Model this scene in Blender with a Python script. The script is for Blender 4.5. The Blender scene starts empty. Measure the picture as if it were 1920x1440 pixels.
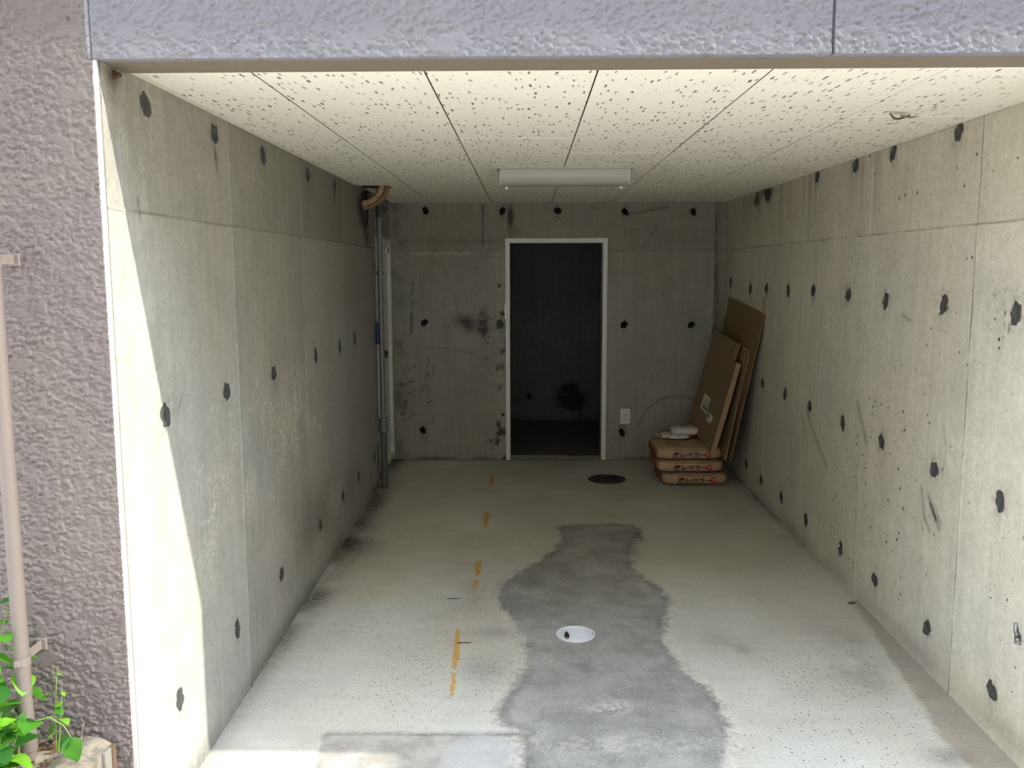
import bpy, math, random
import numpy as np
from mathutils import Matrix, Vector

S = bpy.context.scene
COL = S.collection
random.seed(11)
RNG = np.random.default_rng(11)

# ------------------------------------------------------------------ camera, sky, sun, exposure
CAM_F, CAM_PITCH, CAM_YAW, CAM_ROLL, CAM_H = 1673.48, 0.12504, -0.01715, -0.00299, 1.46
def make_camera():
    cy, sy = math.cos(CAM_YAW), math.sin(CAM_YAW)
    cp, sp = math.cos(CAM_PITCH), math.sin(CAM_PITCH)
    fw = Vector((sy*cp, cy*cp, -sp)); rt = Vector((cy, -sy, 0)); up = rt.cross(fw)
    c, s = math.cos(CAM_ROLL), math.sin(CAM_ROLL)
    r2 = c*rt + s*up; u2 = -s*rt + c*up
    cam = bpy.data.cameras.new('camera'); o = bpy.data.objects.new('camera', cam); COL.objects.link(o)
    cam.sensor_fit = 'HORIZONTAL'; cam.sensor_width = 36.0; cam.lens = CAM_F*36.0/1920.0
    cam.clip_start = 0.05; cam.clip_end = 200
    m = Matrix((r2, u2, -fw)).transposed().to_4x4(); m.translation = Vector((0, 0, CAM_H))
    o.matrix_world = m
    S.camera = o
make_camera()

SUN_DIR = Vector((-1.0, 0.19, -0.60)).normalized()     # direction the light travels
SUN_ENERGY, SKY_STRENGTH = 5.6, 5.6
def make_light():
    w = bpy.data.worlds.new('sky'); S.world = w; w.use_nodes = True
    nt = w.node_tree; nt.nodes.clear()
    out = nt.nodes.new('ShaderNodeOutputWorld'); bg = nt.nodes.new('ShaderNodeBackground')
    tc = nt.nodes.new('ShaderNodeTexCoord'); sep = nt.nodes.new('ShaderNodeSeparateXYZ')
    cr = nt.nodes.new('ShaderNodeValToRGB')
    cr.color_ramp.elements[0].position = 0.0; cr.color_ramp.elements[0].color = (0.92, 0.95, 1.0, 1)
    cr.color_ramp.elements[1].position = 0.8; cr.color_ramp.elements[1].color = (0.73, 0.82, 1.0, 1)
    nt.links.new(tc.outputs['Generated'], sep.inputs[0]); nt.links.new(sep.outputs['Z'], cr.inputs[0])
    nt.links.new(cr.outputs[0], bg.inputs[0]); bg.inputs[1].default_value = SKY_STRENGTH
    nt.links.new(bg.outputs[0], out.inputs[0])
    l = bpy.data.lights.new('sun', 'SUN'); l.energy = SUN_ENERGY; l.angle = math.radians(0.53); l.color = (1.0, 0.955, 0.87)
    o = bpy.data.objects.new('sun', l); COL.objects.link(o)
    o.rotation_euler = SUN_DIR.to_track_quat('-Z', 'Y').to_euler(); o.location = (6, -2, 5)
make_light()
S.view_settings.view_transform = 'Standard'; S.view_settings.look = 'None'
S.view_settings.gamma = 1.0; S.view_settings.use_curve_mapping = False
S.view_settings.exposure = 0.08
try:
    S.cycles.max_bounces = 8; S.cycles.diffuse_bounces = 5; S.cycles.glossy_bounces = 2; S.cycles.transmission_bounces = 2
    S.cycles.use_adaptive_sampling = True; S.cycles.adaptive_threshold = 0.07; S.cycles.adaptive_min_samples = 16
    S.cycles.caustics_reflective = False; S.cycles.caustics_refractive = False
except Exception: pass

# ------------------------------------------------------------------ place dimensions (metres)
XL, XR, YB, ZC, ZB, YF, YS = -1.0345, 1.532, 6.873, 1.981, 1.970, 2.215, 2.360
AL, AR, FS = -0.00178, 0.0074, -0.02196
def xl(y): return -1.0291 + AL*(YB - y)
def xr(y): return 1.51694 + AR*(YB - y)
def zf(y): return FS*max(0.0, YB - y)
def zfa(y): return FS*np.clip(YB - y, 0, None)

# ------------------------------------------------------------------ helpers
def tag(o, label=None, cat=None, group=None, kind=None):
    if label: o['label'] = label
    if cat: o['category'] = cat
    if group: o['group'] = group
    if kind: o['kind'] = kind
    return o
def empty(name, loc=(0, 0, 0), parent=None):
    o = bpy.data.objects.new(name, None); COL.objects.link(o); o.location = loc; o.empty_display_size = 0.05
    if parent: o.parent = parent
    return o
def link(name, me, mat=None, parent=None, loc=None, smooth=False):
    o = bpy.data.objects.new(name, me); COL.objects.link(o)
    if mat is not None:
        me.materials.clear(); me.materials.append(mat)
    if parent: o.parent = parent
    if loc is not None: o.location = loc
    if smooth:
        me.polygons.foreach_set('use_smooth', np.ones(len(me.polygons), dtype=bool))
    return o
def np_mesh(name, V, Q):
    me = bpy.data.meshes.new(name)
    V = np.asarray(V, dtype=np.float32); Q = np.asarray(Q, dtype=np.int32)
    me.vertices.add(len(V)); me.vertices.foreach_set('co', V.ravel())
    k = Q.shape[1]
    me.loops.add(Q.size); me.loops.foreach_set('vertex_index', Q.ravel())
    me.polygons.add(len(Q))
    me.polygons.foreach_set('loop_start', np.arange(0, Q.size, k, dtype=np.int32))
    me.update(calc_edges=True); me.validate()
    return me
class MB:
    """collects boxes, tubes, lathes; build() links them as one mesh"""
    def __init__(s): s.v = []; s.f = []
    def add(s, vs, fs):
        b = len(s.v); s.v += [tuple(p) for p in vs]; s.f += [tuple(i + b for i in q) for q in fs]; return s
    def box(s, x0, x1, y0, y1, z0, z1):
        return s.add([(x0,y0,z0),(x1,y0,z0),(x1,y1,z0),(x0,y1,z0),(x0,y0,z1),(x1,y0,z1),(x1,y1,z1),(x0,y1,z1)],
                     [(0,3,2,1),(4,5,6,7),(0,1,5,4),(1,2,6,5),(2,3,7,6),(3,0,4,7)])
    def rbox(s, x0, x1, y0, y1, z0, z1, b):
        """box with chamfered edges"""
        import bmesh
        bm = bmesh.new(); bmesh.ops.create_cube(bm, size=1)
        for v in bm.verts:
            v.co = Vector(((x0+x1)/2 + v.co.x*(x1-x0), (y0+y1)/2 + v.co.y*(y1-y0), (z0+z1)/2 + v.co.z*(z1-z0)))
        bmesh.ops.bevel(bm, geom=list(bm.edges), offset=b, segments=2, affect='EDGES', profile=0.5)
        bm.verts.index_update()
        s.add([v.co.copy() for v in bm.verts], [[v.index for v in f.verts] for f in bm.faces]); bm.free(); return s
    def lathe(s, prof, base, axis=(0, 0, 1), n=24):
        """prof: list of (r, h) along axis from base"""
        a = Vector(axis).normalized(); u = a.orthogonal().normalized(); w = a.cross(u); base = Vector(base)
        vs = []; fs = []
        for r, h in prof:
            for k in range(n):
                t = 2*math.pi*k/n; vs.append(base + a*h + (u*math.cos(t) + w*math.sin(t))*r)
        for i in range(len(prof)-1):
            for k in range(n):
                k2 = (k+1) % n; fs.append((i*n+k, i*n+k2, (i+1)*n+k2, (i+1)*n+k))
        fs.append(tuple(range(n))[::-1]); fs.append(tuple((len(prof)-1)*n + k for k in range(n)))
        return s.add(vs, fs)
    def tube(s, pts, r, n=10, caps=True):
        pts = [Vector(p) for p in pts]; rs = r if isinstance(r, (list, tuple)) else [r]*len(pts)
        t0 = (pts[1]-pts[0]).normalized(); u = t0.orthogonal().normalized(); vs = []; fs = []
        for i, p in enumerate(pts):
            t = (pts[min(i+1, len(pts)-1)] - pts[max(i-1, 0)]).normalized()
            u = (u - t*u.dot(t)).normalized(); w = t.cross(u)
            for k in range(n):
                a = 2*math.pi*k/n; vs.append(p + (u*math.cos(a) + w*math.sin(a))*rs[i])
        for i in range(len(pts)-1):
            for k in range(n):
                k2 = (k+1) % n; fs.append((i*n+k, i*n+k2, (i+1)*n+k2, (i+1)*n+k))
        if caps:
            fs.append(tuple(range(n))[::-1]); fs.append(tuple((len(pts)-1)*n + k for k in range(n)))
        return s.add(vs, fs)
    def mesh(s, name):
        me = bpy.data.meshes.new(name); me.from_pydata([tuple(v) for v in s.v], [], s.f); me.update(); return me
    def build(s, name, mat, parent=None, smooth=False, loc=None):
        o = link(name, s.mesh(name), mat, parent, loc, smooth)
        return o
def auto_smooth(o, ang=35):
    me = o.data
    me.polygons.foreach_set('use_smooth', np.ones(len(me.polygons), dtype=bool))
    try: me.set_sharp_from_angle(angle=math.radians(ang))
    except Exception: pass
    return o

# numpy value noise
def vnoise(x, y, seed=0):
    xi = np.floor(x).astype(np.int64); yi = np.floor(y).astype(np.int64)
    fx = x - xi; fy = y - yi; fx = fx*fx*(3-2*fx); fy = fy*fy*(3-2*fy)
    def h(a, b):
        n = (a*374761393 + b*668265263 + seed*974634777) & 0x7fffffff
        n = ((n ^ (n >> 13))*1274126177) & 0x7fffffff
        return ((n ^ (n >> 16)) & 0xffff)/65535.0
    return (h(xi, yi)*(1-fx) + h(xi+1, yi)*fx)*(1-fy) + (h(xi, yi+1)*(1-fx) + h(xi+1, yi+1)*fx)*fy
def fbm(x, y, seed=0, o=4):
    s = 0; a = 0.5; t = 0
    for k in range(o):
        s = s + a*vnoise(x*2**k + 17.3*k, y*2**k + 5.1*k, seed+k); t += a; a *= 0.5
    return s/t
def poly_sdf(px, py, poly):
    """signed distance, negative inside"""
    d = np.full(px.shape, 1e9); inside = np.zeros(px.shape, dtype=bool); n = len(poly)
    for i in range(n):
        x0, y0 = poly[i]; x1, y1 = poly[(i+1) % n]
        ex, ey = x1-x0, y1-y0; wx, wy = px-x0, py-y0
        t = np.clip((wx*ex + wy*ey)/(ex*ex+ey*ey+1e-12), 0, 1)
        d = np.minimum(d, np.hypot(wx - ex*t, wy - ey*t))
        c = ((y0 > py) != (y1 > py)) & (px < (x1-x0)*(py-y0)/((y1-y0) + 1e-12) + x0)
        inside ^= c
    return np.where(inside, -d, d)
def seg_dist(px, py, pts):
    d = np.full(px.shape, 1e9)
    for (x0, y0), (x1, y1) in zip(pts[:-1], pts[1:]):
        ex, ey = x1-x0, y1-y0; wx, wy = px-x0, py-y0
        t = np.clip((wx*ex + wy*ey)/(ex*ex+ey*ey+1e-12), 0, 1)
        d = np.minimum(d, np.hypot(wx - ex*t, wy - ey*t))
    return d

# ------------------------------------------------------------------ material helpers
class NT:
    def __init__(s, name):
        s.m = bpy.data.materials.new(name); s.m.use_nodes = True; s.t = s.m.node_tree
        s.t.nodes.clear(); s.out = s.t.nodes.new('ShaderNodeOutputMaterial')
        s.p = s.t.nodes.new('ShaderNodeBsdfPrincipled'); s.t.links.new(s.p.outputs[0], s.out.inputs[0])
        s._pos = None
    def pos(s):
        if s._pos is None: s._pos = s.t.nodes.new('ShaderNodeNewGeometry').outputs['Position']
        return s._pos
    def obj(s): return s.t.nodes.new('ShaderNodeTexCoord').outputs['Object']
    def set(s, inp, v):
        if isinstance(v, bpy.types.NodeSocket): s.t.links.new(v, inp)
        elif v is not None:
            if isinstance(v, (tuple, list)) and len(v) == 3 and inp.type == 'RGBA': v = (*v, 1)
            inp.default_value = v
    def math(s, op, a, b=None, c=None, clamp=False):
        n = s.t.nodes.new('ShaderNodeMath'); n.operation = op; n.use_clamp = clamp
        s.set(n.inputs[0], a); s.set(n.inputs[1], b)
        if c is not None: s.set(n.inputs[2], c)
        return n.outputs[0]
    def vmul(s, v, k):
        n = s.t.nodes.new('ShaderNodeVectorMath'); n.operation = 'MULTIPLY'; s.set(n.inputs[0], v); n.inputs[1].default_value = k; return n.outputs[0]
    def vadd(s, a, b):
        n = s.t.nodes.new('ShaderNodeVectorMath'); n.operation = 'ADD'; s.set(n.inputs[0], a); s.set(n.inputs[1], b); return n.outputs[0]
    def noise(s, scale, detail=3, rough=0.55, vec=None, dist=0.0, color=False):
        n = s.t.nodes.new('ShaderNodeTexNoise'); s.set(n.inputs['Vector'], vec if vec is not None else s.pos())
        n.inputs['Scale'].default_value = scale; n.inputs['Detail'].default_value = detail; n.inputs['Roughness'].default_value = rough
        n.inputs['Distortion'].default_value = dist
        return n.outputs['Color'] if color else n.outputs['Fac']
    def voro(s, scale, vec=None, dim='3D', feature='F1'):
        n = s.t.nodes.new('ShaderNodeTexVoronoi'); n.voronoi_dimensions = dim; n.feature = feature
        s.set(n.inputs['Vector'], vec if vec is not None else s.pos()); n.inputs['Scale'].default_value = scale
        return n
    def ramp(s, f, a, b, clamp=True):
        """linear map a..b -> 0..1"""
        n = s.t.nodes.new('ShaderNodeMapRange'); n.clamp = clamp; n.interpolation_type = 'SMOOTHSTEP' if clamp else 'LINEAR'
        s.set(n.inputs[0], f); s.set(n.inputs[1], a); s.set(n.inputs[2], b); n.inputs[3].default_value = 0; n.inputs[4].default_value = 1
        return n.outputs[0]
    def mix(s, f, a, b, mode='MIX'):
        n = s.t.nodes.new('ShaderNodeMix'); n.data_type = 'RGBA'; n.blend_type = mode
        s.set(n.inputs[0], f); s.set(n.inputs[6], a); s.set(n.inputs[7], b); return n.outputs[2]
    def attr(s, name):
        n = s.t.nodes.new('ShaderNodeAttribute'); n.attribute_name = name; return n.outputs['Fac']
    def sep(s, v):
        n = s.t.nodes.new('ShaderNodeSeparateColor'); s.set(n.inputs[0], v); return n.outputs
    def sepx(s, v):
        n = s.t.nodes.new('ShaderNodeSeparateXYZ'); s.set(n.inputs[0], v); return n.outputs
    def scale_col(s, c, f):
        """colour times scalar"""
        n = s.t.nodes.new('ShaderNodeVectorMath'); n.operation = 'SCALE'; s.set(n.inputs[0], c); s.set(n.inputs['Scale'], f); return n.outputs[0]
    def bump(s, h, strength, dist):
        n = s.t.nodes.new('ShaderNodeBump'); s.set(n.inputs['Height'], h); n.inputs['Strength'].default_value = strength; n.inputs['Distance'].default_value = dist
        s.t.links.new(n.outputs[0], s.p.inputs['Normal'])
    def done(s, col, rough=0.8, spec=0.3, metal=0.0):
        s.set(s.p.inputs['Base Color'], col); s.set(s.p.inputs['Roughness'], rough)
        s.p.inputs['Specular IOR Level'].default_value = spec; s.p.inputs['Metallic'].default_value = metal
        return s.m
def rgb(r, g, b):
    f = lambda c: (c/255/12.92) if c/255 <= 0.04045 else ((c/255+0.055)/1.055)**2.4
    return (f(r), f(g), f(b))
def simple(name, col, rough=0.6, var=0.12, scale=30, spec=0.4, metal=0.0, bump=0.0):
    n = NT(name); k = n.math('MULTIPLY_ADD', n.noise(scale, 2), 2*var, 1-var)
    if bump: n.bump(n.noise(scale*4, 1), bump, 0.002)
    return n.done(n.scale_col(col, k), rough, spec, metal)

def concrete_wall(name, base):
    n = NT(name); P = n.pos()
    big = n.noise(1.6, 2, 0.6); mid = n.noise(9, 4, 0.6); fine = n.noise(120, 2, 0.6)
    st = n.noise(1.0, 3, 0.62, vec=n.vmul(P, (26, 26, 1.3)))          # vertical form streaks
    cloud = n.noise(38, 2, 0.65)
    k = n.math('MULTIPLY_ADD', big, 0.34, 0.83)
    k = n.math('MULTIPLY', k, n.math('MULTIPLY_ADD', mid, 0.30, 0.85))
    k = n.math('MULTIPLY', k, n.math('MULTIPLY_ADD', st, 0.30, 0.85))
    k = n.math('MULTIPLY', k, n.math('MULTIPLY_ADD', fine, 0.34, 0.83))
    k = n.math('MULTIPLY', k, n.math('MULTIPLY_ADD', cloud, 0.34, 0.83))
    k = n.math('MULTIPLY', k, n.math('MULTIPLY_ADD', n.attr('tone'), 0.16, 1.0))
    hue = n.noise(2.3, 0, 0.5)
    c0 = n.mix(n.ramp(hue, 0.35, 0.65), base, (base[0]*0.97, base[1]*1.0, base[2]*1.05))
    c0 = n.mix(n.math('MULTIPLY', n.attr('brown'), 0.9, clamp=True), c0, (base[0]*0.92, base[1]*0.86, base[2]*0.74))
    col = n.scale_col(c0, k)
    # pale scuffs
    lf = n.math('MULTIPLY', n.attr('lite'), n.ramp(n.noise(55, 3, 0.7), 0.40, 0.64), clamp=True)
    col = n.mix(lf, col, (min(1, base[0]*1.75), min(1, base[1]*1.75), min(1, base[2]*1.72)))
    # dark stains and scratches
    df = n.math('MULTIPLY', n.attr('dark'), n.math('MULTIPLY_ADD', n.noise(70, 2, 0.7), 1.5, 0.25), clamp=True)
    col = n.mix(df, col, (base[0]*0.16, base[1]*0.155, base[2]*0.15))
    # bug holes
    v1 = n.voro(24); r1 = n.sep(v1.outputs['Color'])
    sz = n.math('MULTIPLY', n.ramp(r1[0], 0.66, 1.0), 0.19)
    gate = n.ramp(n.noise(3.1, 0), 0.42, 0.62)
    h1 = n.math('MULTIPLY', n.ramp(n.math('SUBTRACT', sz, v1.outputs['Distance']), 0.0, 0.03), n.math('MULTIPLY_ADD', gate, 0.75, 0.25))
    v2 = n.voro(70); r2 = n.sep(v2.outputs['Color'])
    h2 = n.math('MULTIPLY', n.ramp(n.math('SUBTRACT', n.math('MULTIPLY', n.ramp(r2[1], 0.78, 1.0), 0.24), v2.outputs['Distance']), 0.0, 0.05), gate)
    hole = n.math('MAXIMUM', h1, n.math('MULTIPLY', h2, 0.8))
    hole = n.math('MULTIPLY', hole, n.attr('pits'))
    col = n.mix(n.math('MULTIPLY', hole, 0.8), col, (0.035, 0.034, 0.030))
    n.bump(cloud, 0.30, 0.004)
    return n.done(col, n.math('MULTIPLY_ADD', mid, 0.2, 0.62), 0.30)

CONC = rgb(168, 166, 156)
M = {}
M['concrete'] = concrete_wall('concrete_wall', CONC)
M['mortar'] = simple('tie_hole_mortar', (0.078, 0.076, 0.073), 0.9, 0.45, 60, 0.2, bump=0.5)
M['hole_dark'] = simple('dark_cavity', (0.014, 0.014, 0.014), 0.95, 0.4, 40, 0.1)

# ------------------------------------------------------------------ concrete wall builder
def lines_1d(a, b, step, extra=()):
    c = list(np.linspace(a, b, max(2, int(round((b-a)/step))+1)))
    for e in extra:
        for d in (-0.006, -0.0025, 0.0, 0.0025, 0.006):
            if a < e+d < b: c.append(e+d)
    c = np.unique(np.round(np.array(c), 5)); return c
def concrete_panel(name, u0, u1, v0f, v1, P, nrm, vj=(), hj=(), step=0.009, holes=(), cut=None, feats=None, tone=None,
                   exact_u=(), exact_v=(), thick=0.15, mat=None):
    """cast wall seen from the room: P(u, v) -> point on the face, nrm = direction into the room; real relief at joints and recesses"""
    U = np.unique(np.concatenate([lines_1d(u0, u1, step, [j[0] for j in vj]), np.array(exact_u, float)]))
    v0 = v0f
    V = np.unique(np.concatenate([lines_1d(v0, v1, step, [j[0] for j in hj]), np.array(exact_v, float)]))
    UU, VV = np.meshgrid(U, V, indexing='ij')
    A = {k: np.zeros(UU.shape) for k in ('tone', 'dark', 'lite', 'brown')}; A['pits'] = np.ones(UU.shape)
    D = 0.0014*(fbm(UU*1.7, VV*1.7, 3, 3) - 0.5)
    # per-panel tone and tiny steps
    edges = [u0] + sorted(j[0] for j in vj) + [u1]; hed = [v0] + sorted(j[0] for j in hj) + [v1]
    rr = np.random.default_rng(abs(hash(name)) % 1000 if False else sum(map(ord, name)))
    for i in range(len(edges)-1):
        for k in range(len(hed)-1):
            m = (UU >= edges[i]) & (UU < edges[i+1] + 1e-6) & (VV >= hed[k]) & (VV < hed[k+1] + 1e-6)
            A['tone'][m] = rr.uniform(-0.5, 0.5); D[m] += rr.uniform(-0.0012, 0.0012)
    wob = 0.004*(fbm(UU*0+VV*5, UU*0+3.3, 7, 3) - 0.5); wob2 = 0.006*(fbm(UU*4, UU*0+1.3, 9, 3) - 0.5)
    for (c, amp, drk, lo, hi) in vj:
        g = np.exp(-((UU - c - wob)/0.0032)**2)*((VV >= lo) & (VV <= hi))
        D += amp*g*(0.5 + fbm(VV*9, UU*0+c, 5, 3)); A['dark'] += drk*g*np.clip(2.2*fbm(VV*6, UU*0+c*3, 6, 3) - 0.6, 0, 1)
    for (c, amp, drk, lo, hi) in hj:
        g = np.exp(-((VV - c - wob2)/0.0032)**2)*((UU >= lo) & (UU <= hi))
        D += amp*g*(0.5 + fbm(UU*9, VV*0+c, 15, 3)); A['dark'] += drk*g*np.clip(2.2*fbm(UU*6, VV*0+c*3, 16, 3) - 0.6, 0, 1)
    for h in holes:
        hu, hv, hr = h[:3]; sm = h[3] if len(h) > 3 else 0.35
        d = np.hypot((UU-hu), (VV-hv)*0.8)
        A['dark'] += sm*np.exp(-(d/(hr*1.45))**2)*np.clip(3*fbm(UU*60, VV*45, 21, 3) - 1.05, 0, 1)*1.3
        below = np.exp(-((UU-hu)/(hr*0.5))**2)*np.exp(-np.abs(VV-hv+0.05)/0.08)*(VV < hv)
        A['dark'] += 0.35*sm*below*np.clip(3*fbm(UU*50, VV*20, 23, 3) - 1.1, 0, 1)
    for h in holes:
        D *= 1 - np.exp(-(np.hypot(UU-h[0], VV-h[1])/(h[2]*1.5))**6)
    if tone is not None: tone(UU, VV, A)
    for f in (feats or ()):
        k = f[0]
        if k == 'blob':
            _, a, cu, cv, ru, rv, amp = f
            e = ((UU-cu)/ru)**2 + ((VV-cv)/rv)**2
            A[a] += amp*np.exp(-e**1.3)*np.clip(2.4*fbm(UU*9, VV*9, 31, 4) - 0.55, 0, 1.4)
        elif k == 'line':
            _, a, pts, w, amp = f
            A[a] += amp*np.exp(-(seg_dist(UU, VV, pts)/w)**2)
        elif k == 'splat':
            _, a, cu, cv, ru, rv, amp = f
            e = ((UU-cu)/ru)**2 + ((VV-cv)/rv)**2
            A[a] += amp*np.exp(-e)*np.clip((fbm(UU*70, VV*70, 41, 3) - 0.64)*9, 0, 1)*0.6
    P0 = P(UU, VV); nrm = np.array(nrm, float)
    X = P0[0] + nrm[0]*D; Y = P0[1] + nrm[1]*D; Z = P0[2] + nrm[2]*D
    nu, nv = UU.shape
    idx = np.arange(nu*nv).reshape(nu, nv)
    Q = np.stack([idx[:-1, :-1], idx[1:, :-1], idx[1:, 1:], idx[:-1, 1:]], -1)
    cu = (U[:-1] + U[1:])/2; cv = (V[:-1] + V[1:])/2; CU, CV = np.meshgrid(cu, cv, indexing='ij')
    keep = np.ones(CU.shape, bool)
    for h in holes: keep &= np.hypot(CU-h[0], CV-h[1]) > h[2]*0.70
    if cut is not None: keep &= ~cut(CU, CV)
    Q = Q[keep]
    # orientation
    a = np.array([X.flat[Q[0, 0]], Y.flat[Q[0, 0]], Z.flat[Q[0, 0]]]); b = np.array([X.flat[Q[0, 1]], Y.flat[Q[0, 1]], Z.flat[Q[0, 1]]]); c = np.array([X.flat[Q[0, 2]], Y.flat[Q[0, 2]], Z.flat[Q[0, 2]]])
    if np.cross(b-a, c-a) @ nrm < 0: Q = Q[:, ::-1]
    VT = np.stack([X.ravel(), Y.ravel(), Z.ravel()], -1)
    # skirts and back
    per = np.concatenate([idx[:, 0], idx[-1, 1:], idx[-2::-1, -1], idx[0, -2:0:-1]])
    bk = VT[per] - nrm*thick; nb = len(VT); m = len(per); j = np.arange(m); j2 = (j+1) % m
    SK = np.stack([per[j], per[j2], nb + j2, nb + j], -1)
    VT = np.concatenate([VT, bk])
    me = np_mesh(name, VT, np.concatenate([Q, SK]))
    for k, arr in A.items():
        at = me.attributes.new(k, 'FLOAT', 'POINT'); full = np.zeros(len(VT), np.float32); full[:nu*nv] = arr.ravel(); full[nu*nv:] = arr.ravel()[per]
        at.data.foreach_set('value', full)
    o = link(name, me, mat or M['concrete'], smooth=True)
    # recessed tie holes with ragged mortar rims
    nv3 = Vector(nrm)
    for i, h in enumerate(holes):
        hu, hv, r = h[:3]; p = P(np.array(hu), np.array(hv)); base = Vector((float(p[0]), float(p[1]), float(p[2])))
        eu = (Vector([float(t) for t in P(np.array(hu+0.1), np.array(hv))]) - base).normalized(); ev = Vector((0, 0, 1))
        n = 18; vs = []; fs = []
        ph = random.uniform(0, 6)
        for ring, (rf, dz) in enumerate(((1.45, -0.0110), (1.0, 0.0012), (0.62, 0.0018), (0.50, -0.0030), (0.25, -0.0040))):
            for t in range(n):
                a = 2*math.pi*t/n
                wob_ = 1 + (0.16*math.sin(2*a+ph) + 0.10*math.sin(5*a+2*ph) + random.uniform(-0.14, 0.14) if ring == 1 else random.uniform(-0.04, 0.04))
                sv = 1.12 if ring == 1 else 1.0
                vs.append(base + eu*(math.cos(a)*r*rf*wob_) + ev*(math.sin(a)*r*rf*wob_*sv) + nv3*dz)
        for q in range(4):
            for t in range(n):
                t2 = (t+1) % n; fs.append((q*n+t, q*n+t2, (q+1)*n+t2, (q+1)*n+t))
        fs.append(tuple(4*n+t for t in range(n)))
        me2 = bpy.data.meshes.new('tie_hole'); me2.from_pydata([tuple(v - base) for v in vs], [], fs); me2.update()
        ho = link('tie_hole', me2, M['mortar'] if len(h) < 5 else M['hole_dark'], o, loc=base, smooth=True)
    return o

# ================================================================== STRUCTURE
# ---- left wall
LU = [2.497, 3.03, 3.594, 4.311, 4.874, 5.32]
holesL = [(u, 1.915, 0.031, 0.5) for u in (2.484, 3.022, 3.566, 4.281, 4.864)] + \
         [(u, v, 0.030, 0.4) for u, v in zip((2.510, 3.033, 3.603, 4.330, 4.890, 5.316), (1.055, 1.052, 1.052, 1.056, 1.059, 1.066))] + \
         [(u, v, 0.029, 0.3) for u, v in zip((2.507, 3.037, 3.613, 4.323, 4.867, 5.325, 5.895), (0.199, 0.197, 0.199, 0.205, 0.216, 0.222, 0.223))]
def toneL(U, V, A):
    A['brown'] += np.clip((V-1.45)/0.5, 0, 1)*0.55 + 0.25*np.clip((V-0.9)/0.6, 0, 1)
    A['tone'] += np.where(U < 3.165, 0.6, 0.1) - 1.3*np.clip((U-3.6)/1.5, 0, 1) - 1.2*(V > 1.62) - 0.5*np.clip((V-1.0)/0.6, 0, 1)  # deep end darkened: indoor light falloff put into the tone; top band darker
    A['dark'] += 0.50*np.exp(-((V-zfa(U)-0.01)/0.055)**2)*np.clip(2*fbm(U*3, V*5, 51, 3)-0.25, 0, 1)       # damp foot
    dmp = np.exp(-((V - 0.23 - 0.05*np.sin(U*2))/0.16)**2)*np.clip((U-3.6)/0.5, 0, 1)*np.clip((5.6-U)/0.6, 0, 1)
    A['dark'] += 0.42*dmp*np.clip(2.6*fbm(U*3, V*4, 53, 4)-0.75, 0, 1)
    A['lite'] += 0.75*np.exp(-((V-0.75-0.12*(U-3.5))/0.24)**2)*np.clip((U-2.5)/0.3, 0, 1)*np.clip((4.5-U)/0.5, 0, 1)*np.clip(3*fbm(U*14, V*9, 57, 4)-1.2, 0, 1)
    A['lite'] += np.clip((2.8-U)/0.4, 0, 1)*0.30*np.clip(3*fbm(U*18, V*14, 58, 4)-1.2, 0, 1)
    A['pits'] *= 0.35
rs = np.random.default_rng(5)
scr = []
for k in range(46):
    u = rs.uniform(2.7, 4.4); v = rs.uniform(0.55, 1.05); l = rs.uniform(0.03, 0.16); a = rs.uniform(-0.4, 1.1)
    scr.append(('line', 'lite', [(u, v), (u+l*math.cos(a), v+l*math.sin(a))], 0.0045, rs.uniform(0.5, 1.1)))
for k in range(16):
    u = rs.uniform(3.2, 5.6); v = rs.uniform(0.3, 1.2); l = rs.uniform(0.05, 0.22)
    scr.append(('line', 'lite' if k % 2 else 'dark', [(u, v), (u+rs.uniform(-.02, .02), v+l)], 0.004, 0.3))
featL = scr + [('blob', 'dark', 2.30, 1.955, 0.035, 0.03, 1.0), ('line', 'brown', [(2.26, 1.96), (2.30, 1.90)], 0.02, 1.0),
    ('blob', 'dark', 5.70, 1.86, 0.16, 0.10, 2.2), ('blob', 'dark', 5.78, 1.76, 0.10, 0.12, 1.6), ('blob', 'dark', 5.84, 1.90, 0.10, 0.08, 2.0),
    ('line', 'dark', [(2.60, 1.05), (2.64, 1.10)], 0.004, 0.5), ('line', 'dark', [(3.93, 1.12), (3.98, 0.86)], 0.005, 0.45),
    ('line', 'dark', [(3.02, 1.86), (3.03, 1.80)], 0.008, 0.7), ('splat', 'dark', 2.90, 1.90, 0.05, 0.03, 1.2), ('splat', 'dark', 3.03, 1.82, 0.03, 0.06, 1.0),
    ('line', 'dark', [(2.40, 1.66), (2.41, 1.61)], 0.005, 0.6)]
YR = 6.016
def PL(u, v): return (-1.0291 + AL*(YB-u), u, v)
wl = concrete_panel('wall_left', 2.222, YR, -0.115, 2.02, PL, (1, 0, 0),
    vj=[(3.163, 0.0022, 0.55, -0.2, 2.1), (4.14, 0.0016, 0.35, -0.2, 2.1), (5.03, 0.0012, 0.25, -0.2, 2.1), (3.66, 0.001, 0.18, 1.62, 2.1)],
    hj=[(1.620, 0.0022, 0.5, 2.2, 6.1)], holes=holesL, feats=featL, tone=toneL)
tag(wl, 'bare concrete left wall with tie holes and a bright sunlit strip', 'wall', kind='structure')

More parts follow.
